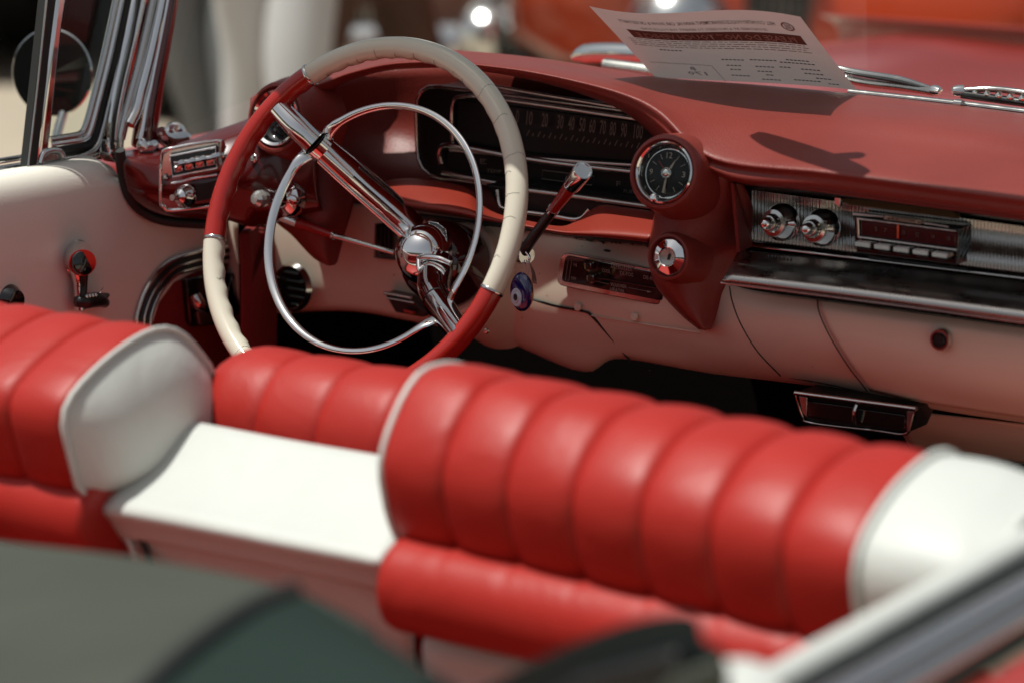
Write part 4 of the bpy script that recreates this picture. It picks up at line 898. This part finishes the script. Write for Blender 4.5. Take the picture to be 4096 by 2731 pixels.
xr0 = .158
for k in range(7): pleat(xr0+PW*k, xr0+PW*(k+1), seatR)
for k in range(8): pleat(-.178-PW*k, -.178-PW*(k+1), seatL)
cap_face(-.176, 1, seatL, 'side_cap')
cap_face(.160, -1, seatR, 'side_cap', grow=-.002, bulge=.012)
def piping(x, par, g=.004, r=.0026): return tube('piping', seat_profile(x, g), r, 'seat_white', par, n=1, seg=10)
piping(-.172, seatL); piping(.160, seatR, .0008, .0028)
# white end bolster of the passenger seat
xe = xr0+PW*7
bm = bmesh.new(); rows = []
for i in range(13):
    u = i/12; x = xe+.105*u
    rows.append(seat_profile(x, .004+.004*math.sin(math.pi*u)-.010*u*u, 1-.03*u*u))
grid(bm, rows); finish(bm, 'end_bolster', 'seat_white', seatR, 60)
bm = bmesh.new(); rows = []; c = Vector((xe+.105, -.56, .76))
for k in range(9):
    s = 1-k/8; rows.append([Vector((xe+.105+.035*(1-s**2.5), c.y+(p.y-c.y)*s, c.z+(p.z-c.z)*s)) for p in seat_profile(xe+.105, -.008, .97)])
grid(bm, rows); bmesh.ops.remove_doubles(bm, verts=bm.verts, dist=1e-4); finish(bm, 'end_face', 'seat_white', seatR, 60)
tube('piping', seat_profile(xe+.002, .007), .0030, 'seat_white', seatR, n=1, seg=10)
tube('piping', seat_profile(xe+.102, -.004, .972), .0034, 'seat_white', seatR, n=1, seg=10)
# stitching at the bolster seam
# lower rolls
rp = [(-.600,.748),(-.630,.746),(-.655,.738),(-.670,.722),(-.674,.702),(-.668,.680),(-.650,.664),(-.62,.658),(-.60,.66)]
def roll(x0, x1, par, n=60, seams=None, endr=True):
    bm = bmesh.new(); rows = []
    base_ = resample(crp([Vector((0, y, z)) for y, z in rp], 5), 26)
    for i in range(n+1):
        u = i/n; x = x0+(x1-x0)*u; row = []
        sc2 = 1
        d0 = min(abs(x-x0), abs(x-x1)); 
        if d0 < .012: sc2 = .86+.14*math.sqrt(max(0, 1-((.012-d0)/.012)**2))
        s = 0
        if seams:
            ph = ((x-seams[0])/PW); f = ph-math.floor(ph); s = -.0007*math.exp(-(min(f, 1-f)/.09)**2)
        for j, p in enumerate(base_):
            t = j/26; z = p.z + (s if t < .35 else 0) ; c = Vector((0, -.62, .703))
            q = c+(Vector((0, p.y, z))-c)*sc2
            row.append(Vector((x, q.y, q.z)))
        rows.append(row)
    vs = grid(bm, rows); bm.faces.new(vs[0][::-1]); bm.faces.new(vs[-1])
    return finish(bm, 'lower_roll', 'seat_red', par, 50)
roll(.166, .70, seatR, 160, (xr0,)); roll(-.74, -.166, seatL, 160, (-.178,))
# rear shells' seams
for x in (.30,.45): tube('shell_seam', [Vector((x,-.613,.66)), Vector((x+.01,-.525,.28))], .0015, 'seat_white', seatR, n=1, seg=6)
# centre section: white armrest shelf and red pleated pad ahead of it
def cl(p): return Vector((max(-.170, min(.152, p.x)), p.y, p.z))
bxp = [(-.622, (430,2135),(720,2190),(1120,2270),(1600,2375)), (-.632, (405,2085),(700,2140),(1110,2220),(1590,2320)), (-.643, (402,2045),(700,2100),(1105,2180),(1585,2275)), (-.638, (428,2000),(715,2050),(1110,2130),(1580,2225)),
       (-.620, (470,1945),(740,1995),(1120,2070),(1580,2160)), (-.588, (560,1850),(800,1895),(1150,1960),(1580,2040)), (-.550, (680,1712),(870,1745),(1180,1800),(1580,1868)), (-.535, (715,1672),(890,1705),(1190,1762),(1590,1830))]
bx = [[cl(V(x, y, Y)) for x, y in r] for Y, *r in bxp]
arm = loft('centre_armrest', bx, 'seat_white', car, nu=30, nv=6, solid=.004, label='white padded centre armrest shelf between the two seat backs')
slab('armrest_side', [cl(V(x, y, Y))+Vector((.0005,0,0)) for Y, (x, y), *r in bxp]+[Vector((-.165,-.50,.70)), Vector((-.165,-.60,.66))], .004, (1,0,0), 'seat_white', arm, bevel=0)
bk_ = [(-.622,(440,2110),(760,2180),(1150,2265),(1650,2375)),(-.606,(470,2200),(780,2260),(1160,2340),(1650,2440)),(-.575,(500,2400),(790,2460),(1170,2540),(1650,2640)),(-.50,(560,2900),(800,2960),(1200,3040),(1650,3140))]
loft('armrest_back', [[cl(V(x, y, Y)) for x, y in r] for Y, *r in bk_], 'seat_white', arm, nu=20, nv=4, solid=.003)
for x in (505, 560): tube('armrest_seam', [V(x,2130+(x-500)*.2,-.620), V(x+85,2350,-.612)], .0035, 'black' if x > 550 else 'seat_white', arm, n=1, seg=8)
mp = [(-.30,.62),(-.335,.72),(-.362,.785),(-.395,.814),(-.435,.826),(-.475,.818),(-.500,.790),(-.508,.755),(-.500,.70),(-.48,.60)]
mpv = resample(crp([Vector((0, y, z)) for y, z in mp], 6), 36)
def mid_profile(x, grow=0, sc_=1):
    out = []; cx = Vector((0, -.42, .74)); e = max(0, (-.145-x)/.04)
    for i, p in enumerate(mpv):
        a = mpv[max(0, i-1)]; b = mpv[min(len(mpv)-1, i+1)]; t = (b-a).normalized(); nrm = Vector((0, -t.z, t.y))
        if nrm.dot(p-cx) < 0: nrm = -nrm
        q = p+nrm*(grow-.014*min(1, e)**2); out.append(Vector((x, q.y, q.z)))
    return out
cs = box('centre_backrest', (-.01,-.40,.50), (.33,.14,.26), 'seat_red', car, bevel=.01, label='short red pleated centre back pad beyond the armrest')
for a, b in ((-.182,-.102),(-.102,-.030),(-.030,.042),(.042,.114),(.114,.186)): pleat(a, b, cs, prf=mid_profile, bul=.0045)
box('rear_seat', (0,-1.22,.40), (1.30,.50,.20), 'seat_red', car, bevel=.05, label='red rear seat cushion, out of the picture'); box('rear_floor', (0,-.86,.33), (1.5,.50,.02), 'carpet_red', car, bevel=0)
# seat cushions, mostly out of sight
box('seat_cushion', (.44,-.22,.46), (.58,.52,.14), 'seat_red', seatR, bevel=.04); box('seat_cushion', (-.44,-.22,.46), (.58,.52,.14), 'seat_red', seatL, bevel=.04)

# ================================================================ passenger side sill and the folded top
def RS(x, y, X): return at(x, y, 'X', X)
for a, b, r_, mt_, X in (((2980,2800),(4200,2128),.0125,'seat_white',.745),((3130,2810),(4250,2190),.0085,'rubber',.765),((3250,2830),(4250,2262),.0085,'chrome',.785),((3345,2850),(4250,2308),.0045,'black',.790),((3430,2850),(4250,2372),.0105,'chrome_old',.805),((3560,2870),(4250,2450),.006,'hood_vinyl',.815)):
    tube('sill_rail', [RS(*a, X), RS(*b, X)], r_, mt_, car, n=1, seg=16)
slab('passenger_door', [RS(3620,2900,.825),RS(4300,2455,.825),RS(4500,3000,.825),RS(3700,3300,.825)], .06, (1,0,0), 'body_red', car, bevel=.01)
fb = bpy.data.objects.new('soft_top', None)
bpy.data.objects.remove(fb)
g1 = [[V(-400,2120,-1.02),V(0,2165,-1.02),V(450,2215,-1.02),V(900,2290,-1.02),V(1250,2390,-1.02),V(1500,2520,-1.02)],
      [V(-400,2170,-1.05),V(0,2215,-1.05),V(450,2265,-1.05),V(900,2345,-1.05),V(1250,2450,-1.05),V(1500,2580,-1.05)],
      [V(-400,2420,-1.17),V(0,2460,-1.17),V(450,2520,-1.17),V(900,2620,-1.17),V(1250,2740,-1.17),V(1500,2860,-1.17)],
      [V(-400,2900,-1.33),V(0,2930,-1.33),V(450,2960,-1.33),V(900,3010,-1.33),V(1250,3060,-1.33),V(1500,3150,-1.33)]]
boot = loft('folded_top', g1, 'hood_cloth', car, nu=40, nv=8, solid=.01, label='grey green folded soft top cover behind the seats')
g2 = [[V(420,2900,-1.40),V(700,2640,-1.33),V(980,2440,-1.25),V(1175,2352,-1.18)],
      [V(520,2920,-1.41),V(790,2680,-1.34),V(1060,2475,-1.26),V(1215,2372,-1.185)],
      [V(900,2980,-1.42),V(1150,2780,-1.35),V(1330,2590,-1.27),V(1420,2490,-1.19)],
      [V(1500,3000,-1.43),V(1620,2860,-1.36),V(1720,2760,-1.28),V(1850,2760,-1.20)]]
loft('top_fold', g2, 'hood_vinyl', boot, nu=24, nv=7, solid=.012)
tube('fold_edge', [V(430,2900,-1.41),V(700,2640,-1.34),V(980,2440,-1.26),V(1175,2358,-1.19)], .006, 'rubber', boot, n=6, seg=10)
bk = slab('top_frame_end', [V(1850,2800,-1.12),V(2160,2630,-1.12),V(2480,2495,-1.12),V(2700,2450,-1.12),V(2790,2470,-1.12),V(2815,2555,-1.12),V(2885,2590,-1.12),V(2900,2690,-1.12),V(2850,2900,-1.12),V(1850,2900,-1.12)], .05, Vector((0,.25,-1)), 'top_black', boot, bevel=.008, n=3)
slab('top_frame_lining', [V(1950,2900,-1.135),V(2300,2700,-1.135),V(2700,2600,-1.135),V(2720,2760,-1.135),V(2600,2900,-1.135)], .02, BACK, 'black', boot, bevel=.004)
slab('top_frame_strap', [V(2560,2850,-1.15),V(2680,2700,-1.15),V(2860,2640,-1.15),V(2890,2720,-1.15),V(2800,2850,-1.15)], .012, BACK, 'hood_cloth', boot, bevel=.003)
lathe('frame_cap', [(0,.020),(.020,.018),(.032,.010),(.036,-.004)], V(2915,2815,-1.10), (0,-.35,.93), 'seat_white', car, seg=32)

# ================================================================ show card on the dash
tl_, tr_ = V(2360,15,.21), V(3198,82,.21)
bl_, br_ = V(2655,318,.395), V(3424,374,.400)
bl_ = br_ + (tl_-tr_)*1.0
def pp(u, v, lift=0):                     # u along the top edge left->right, v top->bottom
    a = tl_.lerp(tr_, u); b = bl_.lerp(br_, u); p = a.lerp(b, v)
    n_ = (tr_-tl_).cross(bl_-tl_).normalized(); n_ = n_ if n_.dot(CAM-p) > 0 else -n_
    wv = .007*math.sin(u*5.2+.5)*max(0, 1-v)**1.5 + .004*math.sin(u*3+2)*(v) ; return p + n_*(wv+lift)
bm = bmesh.new(); grid(bm, [[pp(i/30, j/14) for i in range(31)] for j in range(15)])
card = finish(bm, 'show_card', 'paper', None, 180)
tag(card, 'thin white printed show card leaning on the windscreen, its text showing through reversed', 'paper card')
def ptext(s, u0, u1, v, h, mt='ink', lift=.0008, bold=0, flipz=True):
    cu = bpy.data.curves.new('t', 'FONT'); cu.body = s; cu.size = 1; cu.offset = bold; cu.resolution_u = 1
    to = bpy.data.objects.new('t', cu); col.objects.link(to); bpy.context.view_layer.update()
    me = bpy.data.meshes.new_from_object(to.evaluated_get(bpy.context.evaluated_depsgraph_get()))
    bpy.data.objects.remove(to); bpy.data.curves.remove(cu)
    xs_ = [q.co.x for q in me.vertices]; ys_ = [q.co.y for q in me.vertices]; x0, x1 = min(xs_), max(xs_); y1 = max(ys_)
    for q in me.vertices:
        a = 1-(q.co.x-x0)/(x1-x0); b = q.co.y/y1
        q.co = pp(u0+(u1-u0)*a, v-h*b, lift)
    me.name = 'lettering'; me.materials.clear(); return link('lettering', me, mt, card)
def pbar(u0, u1, v0, v1, mt, lift=.0004, name='printed_bar'):
    bm = bmesh.new(); grid(bm, [[pp(u0+(u1-u0)*i/10, v, lift) for i in range(11)] for v in (v0, v1)])
    return finish(bm, name, mt, card)
M['bar'] = mat('bar', (.19, .11, .10), .8); M['bartext'] = mat('bartext', (.50, .38, .36), .8); M['faint'] = mat('faint', (.30, .24, .235), .8)
ptext('HILL COUNTRY POLICE DEPARTMENT ANNUAL CAR SHOW & CRUISE PARTY', .10, .84, .165, .045, 'ink', bold=.01)
ptext('SPONSORED BY & PROCEEDS TO BENEFIT THE POLICE FUND', .18, .78, .245, .030, 'faint', bold=.01)
pbar(.095, .925, .272, .392, 'bar'); ptext('PLEASE DO NOT TOUCH VEHICLE', .13, .89, .366, .070, 'bartext', lift=.0012, bold=.02)
bm = bmesh.new()
for k in range(24):
    a0, a1 = 2*math.pi*k/24, 2*math.pi*(k+1)/24
    q = [pp(.895+r_*.030*math.cos(a), .165+r_*.055*math.sin(a), .0006) for a, r_ in ((a0,1),(a1,1),(a1,.72),(a0,.72))]
    bm.faces.new([bm.verts.new(p) for p in q])
for k in range(3):
    q = [pp(.882+.01*k,.135,.0006),pp(.888+.01*k,.135,.0006),pp(.888+.01*k,.195,.0006),pp(.882+.01*k,.195,.0006)]; bm.faces.new([bm.verts.new(p) for p in q])
finish(bm, 'printed_seal', 'faint', card)
rp_ = random.Random(11)
bm = bmesh.new()
def bmbar(u0, u1, v0, v1):
    q = [pp(u0, v0, .0005), pp(u1, v0, .0005), pp(u1, v1, .0005), pp(u0, v1, .0005)]; bm.faces.new([bm.verts.new(p) for p in q])
for row in range(4):
    v = .405+row*.03; u = .06
    while u < .90:
        wd = rp_.uniform(.012, .05); bmbar(u, min(.92, u+wd), v, v+.009); u += wd+.008
finish(bm, 'fine_print', 'faint', card)
bm = bmesh.new()
for (u, v, wd) in ((.17,.545,.10),(.44,.655,.11),(.58,.645,.12),(.76,.62,.10),(.72,.66,.16),(.44,.74,.07),(.58,.74,.09),(.70,.73,.05),(.80,.74,.08),(.44,.80,.05),(.57,.81,.06),(.80,.80,.09),(.42,.89,.08),(.60,.86,.03),(.56,.93,.09),(.72,.91,.12),(.84,.86,.07),(.88,.93,.04)):
    u2 = u
    while u2 < u+wd: bmbar(u2, u2+.014, v, v+.014); u2 += .019
finish(bm, 'form_entries', 'ink_dark', card)
ptext('B', .235, .262, .845, .050, 'ink_dark'); ptext('170', .205, .30, .915, .050, 'ink_dark')
bm = bmesh.new()
for a, b in (((.36,.76),(.36,1)),((.05,.76),(.36,.76))):
    q = [pp(a[0],a[1],.0005),pp(b[0],b[1],.0005),pp(b[0]+.003,b[1]+.006,.0005),pp(a[0]+.003,a[1]+.006,.0005)]; bm.faces.new([bm.verts.new(p) for p in q])
finish(bm, 'form_rule', 'faint', card)

# ================================================================ surroundings
bm = bmesh.new(); bmesh.ops.create_grid(bm, x_segments=2, y_segments=2, size=150)
ground = finish(bm, 'ground', 'concrete'); tag(ground, 'sunlit tan concrete ground', kind='structure'); del ground['label']

def classic_car(name, loc, rz, paint, label, cat='parked car', scale=1, group=None, bumper=True, gx=0, gw=.34):
    o = bpy.data.objects.new(name, None); col.objects.link(o); o.location = loc; o.rotation_euler = (0, 0, rz); o.scale = (scale,)*3
    tag(o, label, cat, group)
    def sec(y, hw, zt, zb, sh):   # half section mirrored
        h = [(0, zt), (hw*.5, zt-.005), (hw*.82, zt-.03), (hw*.97, zt-.10), (hw, (zt+zb)/2), (hw*.97, zb+.06), (hw*.85, zb), (0, zb)]
        return [Vector((x, y, z)) for x, z in h]+[Vector((-x, y, z)) for x, z in h[::-1][1:-1]]
    S = [sec(-2.55,.72,.70,.42,0), sec(-2.45,.88,.84,.36,0), sec(-1.6,.95,.92,.26,0), sec(-.4,.96,.93,.22,0), sec(.7,.96,.94,.22,0), sec(1.8,.94,.90,.26,0), sec(2.4,.90,.82,.34,0), sec(2.55,.76,.70,.42,0)]
    bm = bmesh.new(); rows = []
    for j in range(len(S[0])): pass
    cols_ = [crp([s_[j] for s_ in S], 5) for j in range(len(S[0]))]
    rows = [[c[i] for c in cols_] for i in range(len(cols_[0]))]
    vs = grid(bm, rows, True); bm.faces.new(vs[0][::-1]); bm.faces.new(vs[-1]); finish(bm, 'body', paint, o, 50)
    G = [[(-.80,-1.75,.90),(-.62,-1.25,1.36),(-.64,.05,1.38),(-.82,.75,.92)],[(0,-1.95,.92),(0,-1.35,1.42),(0,.15,1.43),(0,.92,.94)],[(.80,-1.75,.90),(.62,-1.25,1.36),(.64,.05,1.38),(.82,.75,.92)]]
    loft('cabin_glass', [[o_ for o_ in map(Vector, g_)] for g_ in G], 'blackgloss', o, nu=20, nv=6, solid=.01)
    loft('roof', [[Vector((x*.60, y, 1.44-.06*abs(x)**2)) for y in (-1.3,-.6,.1)] for x in (-1,-.5,0,.5,1)], paint, o, nu=10, nv=4, solid=.05)
    for sx in (-1, 1):
        for y in (-1.55, 1.55):
            t_ = lathe('wheel', [(.20,-.10),(.31,-.10),(.335,-.07),(.335,.07),(.31,.10),(.20,.10)], (sx*.84, y, .335), (1,0,0), 'tyre', o, seg=32)
            lathe('hub_cap', [(0,.13),(.08,.125),(.14,.10),(.20,.10)], (sx*.84, y, .335), (sx,0,0), 'chrome', t_, seg=28)
        for yy, nm in ((2.52,'headlight'),(-2.50,'tail_light')):
            for dx in (.0,.20) if nm == 'headlight' else (0,):
                lathe(nm, [(0,.07),(.05,.06),(.085,.03),(.095,0),(.105,.0),(.105,-.08)], (sx*(.60-dx+.06), yy, .66), (0, 1 if yy > 0 else -1, 0), 'bokeh_chrome', o, seg=24)
    slab('grille_opening', [Vector(q) for q in ((gx-gw,2.57,.74),(gx+gw,2.57,.74),(gx+gw*.9,2.57,.30),(gx-gw*.9,2.57,.30))], .04, (0,-1,0), 'black', o, bevel=.01)
    for yy in (2.62, -2.62):
        if not bumper and yy > 0: continue
        tube('bumper', [Vector((-.95,yy*.93,.44)),Vector((-.7,yy,.44)),Vector((0,yy*1.02,.44)),Vector((.7,yy,.44)),Vector((.95,yy*.93,.44))], .075, 'chrome', o, n=5, seg=12, sq=.6)
    for sx in (-1, 1): lathe('glint_bullet', [(0,.22),(.05,.21),(.10,.165),(.125,.09),(.125,0)], (sx*.46, 2.58, .46), (0,1,0), 'bokeh_chrome', o, seg=20)  # added chrome domes, placed and sized to throw blurred sun glints
    for sx in (-1, 1): tube('side_trim', [Vector((sx*.955,-2.2,.66)),Vector((sx*.972,0,.66)),Vector((sx*.955,2.2,.66))], .02, 'chrome', o, n=4, seg=8)
    bm = bmesh.new()
    for k in range(9):
        bmesh.ops.create_cube(bm, size=1, matrix=Matrix.Translation((gx+(-.36+k*.09)*gw/.34, 2.585, .56)) @ Matrix.Diagonal((.02*gw/.34,.04,.16,1)))
    finish(bm, 'grille', 'chrome_old', o)
    return o
M['bokeh_chrome'] = mat('lamp_chrome', (.9,.9,.88), .16, 1, rnoise=.02)
M['orange'] = mat('orange', (.62, .065, .015), .3, coat=.7, noise=.05)
M['orange2'] = mat('orange2', (.66, .09, .03), .3, coat=.7, noise=.05)
M['darkgreen'] = mat('darkgreen', (.02, .045, .04), .25, coat=.7, noise=.05)
M['maroon_paint'] = mat('maroon_paint', (.05, .006, .008), .25, coat=.7, noise=.05)
M['tan_paint'] = mat('tan_paint', (.33, .24, .17), .3, coat=.7, noise=.05)
M['brown_paint'] = mat('brown_paint', (.16, .085, .06), .3, coat=.7, noise=.05)
M['cream_paint'] = mat('cream_paint', (.6, .58, .5), .3, coat=.7, noise=.05)
def far(x, d):
    r_ = ray(x, 1365); h = Vector((r_.x, r_.y, 0)).normalized(); return Vector((CAM.x, CAM.y, 0))+h*d
def yawto(x): r_ = ray(x, 1365); return math.atan2(-r_.x, r_.y)
def gp(x, y): p = at(x, y, 'Z', 0); return Vector((p.x, p.y, 0))
classic_car('classic_car', far(3470,11.0), yawto(3470)+math.pi, 'orange', 'bright orange car facing us with a black grille, beyond the show card and bonnet', bumper=False, gx=.23, gw=.08, scale=1.15)
classic_car('classic_car', far(820,13.4), yawto(820)+R_(150), 'maroon_paint', 'dark maroon parked car with bright bumper behind the standing man')
classic_car('classic_car', far(-250,13.6), yawto(-250)+R_(165), 'darkgreen', 'dark green parked car at far left, behind the door mirror')
classic_car('classic_car', far(1480,11.25), yawto(1480)+math.pi, 'brown_paint', 'dark brown parked car with bright chrome nose behind the steering wheel rim', scale=.8, gx=.1, gw=.1)
# people
M['trouser_white'] = mat('trouser_white', (.58, .57, .58), .8, noise=.06, nscale=6, bump=.3, bscale=60)
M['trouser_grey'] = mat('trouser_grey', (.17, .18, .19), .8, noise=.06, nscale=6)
M['trouser_brown'] = mat('trouser_brown', (.11, .055, .035), .8, noise=.1, nscale=6)
M['shirt_blue'] = mat('shirt_blue', (.20, .28, .36), .8, noise=.06)
M['shirt_pale'] = mat('shirt_pale', (.6, .58, .52), .8, noise=.06)
M['shoe'] = mat('shoe', (.05, .035, .03), .5)
def skinned(name, V_, E_, Rr, mt, parent, sub=2):
    me = bpy.data.meshes.new(name); me.from_pydata(V_, E_, []); o = link(name, me, mt, parent)
    sk = o.modifiers.new('skin', 'SKIN'); lay = me.skin_vertices[0].data if me.skin_vertices else None
    if lay is None:
        bpy.context.view_layer.objects.active = o; bm = bmesh.new(); bm.from_mesh(me); bm.verts.layers.skin.verify(); bm.to_mesh(me); bm.free(); lay = me.skin_vertices[0].data
    for i, r_ in enumerate(Rr): lay[i].radius = (r_, r_) if not isinstance(r_, tuple) else r_
    lay[0].use_root = True
    s = o.modifiers.new('sub', 'SUBSURF'); s.levels = sub; s.render_levels = sub
    sk.use_smooth_shade = True; return o
def person(loc, rz, tm, sm, label, stance=.16, stride=.0, lean=0, bow=0):
    o = bpy.data.objects.new('person', None); col.objects.link(o); o.location = loc; o.rotation_euler = (0, 0, rz); tag(o, label, 'person')
    a, b = stance, stride
    v = [(0,0,.98),(0,0,1.12),(0,.0,1.30),(0,0,1.44),(0,0,1.52),(0,.01,1.60),(0,.015,1.70),
         (-.10,0,.93),(-a,b*.6+.02,.52),(-a-.02,b,.10),(-a-.03,b+.14,.04),
         (.10,0,.93),(a+bow,-b*.5+.02,.52),(a+.02-bow,-b,.10),(a+.03-bow,-b+.14,.04),
         (-.18,0,1.42),(-.26,-.02,1.15),(-.24,.10,.93),(-.23,.14,.84),
         (.18,0,1.42),(.26,-.02,1.15),(.24,.10,.93),(.23,.14,.84)]
    e = [(0,1),(1,2),(2,3),(3,4),(4,5),(5,6),(0,7),(7,8),(8,9),(9,10),(0,11),(11,12),(12,13),(13,14),(3,15),(15,16),(16,17),(17,18),(3,19),(19,20),(20,21),(21,22)]
    r = [.13,.125,.14,.11,.05,.085,.075,.09,.06,.042,.035,.09,.06,.042,.035,.055,.042,.034,.028,.055,.042,.034,.028]
    skinned('body', v, e, r, 'skin', o)
    tv = [(0,0,1.02),(0,0,.96),(-.10,0,.88),(-a,b*.6+.02,.50),(-a-.02,b,.12),(.10,0,.88),(a+bow,-b*.5+.02,.50),(a+.02-bow,-b,.12)]
    skinned('trousers', tv, [(0,1),(1,2),(2,3),(3,4),(1,5),(5,6),(6,7)], [.155,.15,.115,.095,.085,.115,.095,.085], tm, o)
    sv = [(0,0,1.0),(0,0,1.15),(0,0,1.32),(0,0,1.45),(-.18,0,1.42),(-.26,-.02,1.20),(.18,0,1.42),(.26,-.02,1.20)]
    skinned('shirt', sv, [(0,1),(1,2),(2,3),(3,4),(4,5),(3,6),(6,7)], [.165,.155,.165,.115,.075,.065,.075,.065], sm, o)
    for s in (-1, 1): skinned('shoe', [(s*(a+.02)-max(0,s)*bow, -s*b-.04, .055), (s*(a+.03)-max(0,s)*bow, -s*b+.08, .05), (s*(a+.035)-max(0,s)*bow, -s*b+.19, .035)], [(0,1),(1,2)], [.055,.055,.04], 'shoe', o)
    skinned('hair', [(0,-.02,1.66),(0,-.01,1.74)], [(0,1)], [.092,.082], 'hair', o)
    return o
person(far(1120,7.7), yawto(1120)+R_(185), 'trouser_white', 'shirt_blue', 'man in pale loose trousers standing beyond the dash, right of the windscreen pillar', stance=.045, stride=.10)
person(far(905,8.4), yawto(905)+R_(178), 'trouser_grey', 'shirt_pale', 'added second figure in darker grey trousers close behind the windscreen pillar', stance=.05, stride=.06, bow=.06)  # second figure added to give the darker leg its own grey
person(far(1500,8.2), yawto(1500)+R_(90), 'trouser_brown', 'shirt_pale', 'walking person in brown trousers seen above the wheel rim', stance=.10, stride=.22)
# building and trees behind the camera: the chrome reflects them
bd = box('street_building', (-4, -30, 3.5), (40, 3, 7), mat('render_wall', (.22, .22, .19), .8, noise=.3, nscale=3), None, bevel=.02)
tag(bd, 'grey rendered building across the street, seen only as a reflection in the chrome', 'building')
wm_ = None
for i in range(9):
    for j in range(2):
        wn = box('window', (-20+i*4, -28.48, 2.0+j*3.0), (2.4, .06, 1.9), 'blackgloss', bd, bevel=0)

for o in bpy.data.objects:
    if o.name.split('.')[0] in ('form_entries','fine_print','dial_marks','tassel','paint_chips','rim_cracks','crest_emblem','shelf_slots','ribbed_panel','flaked_edge'): o['kind'] = 'stuff'
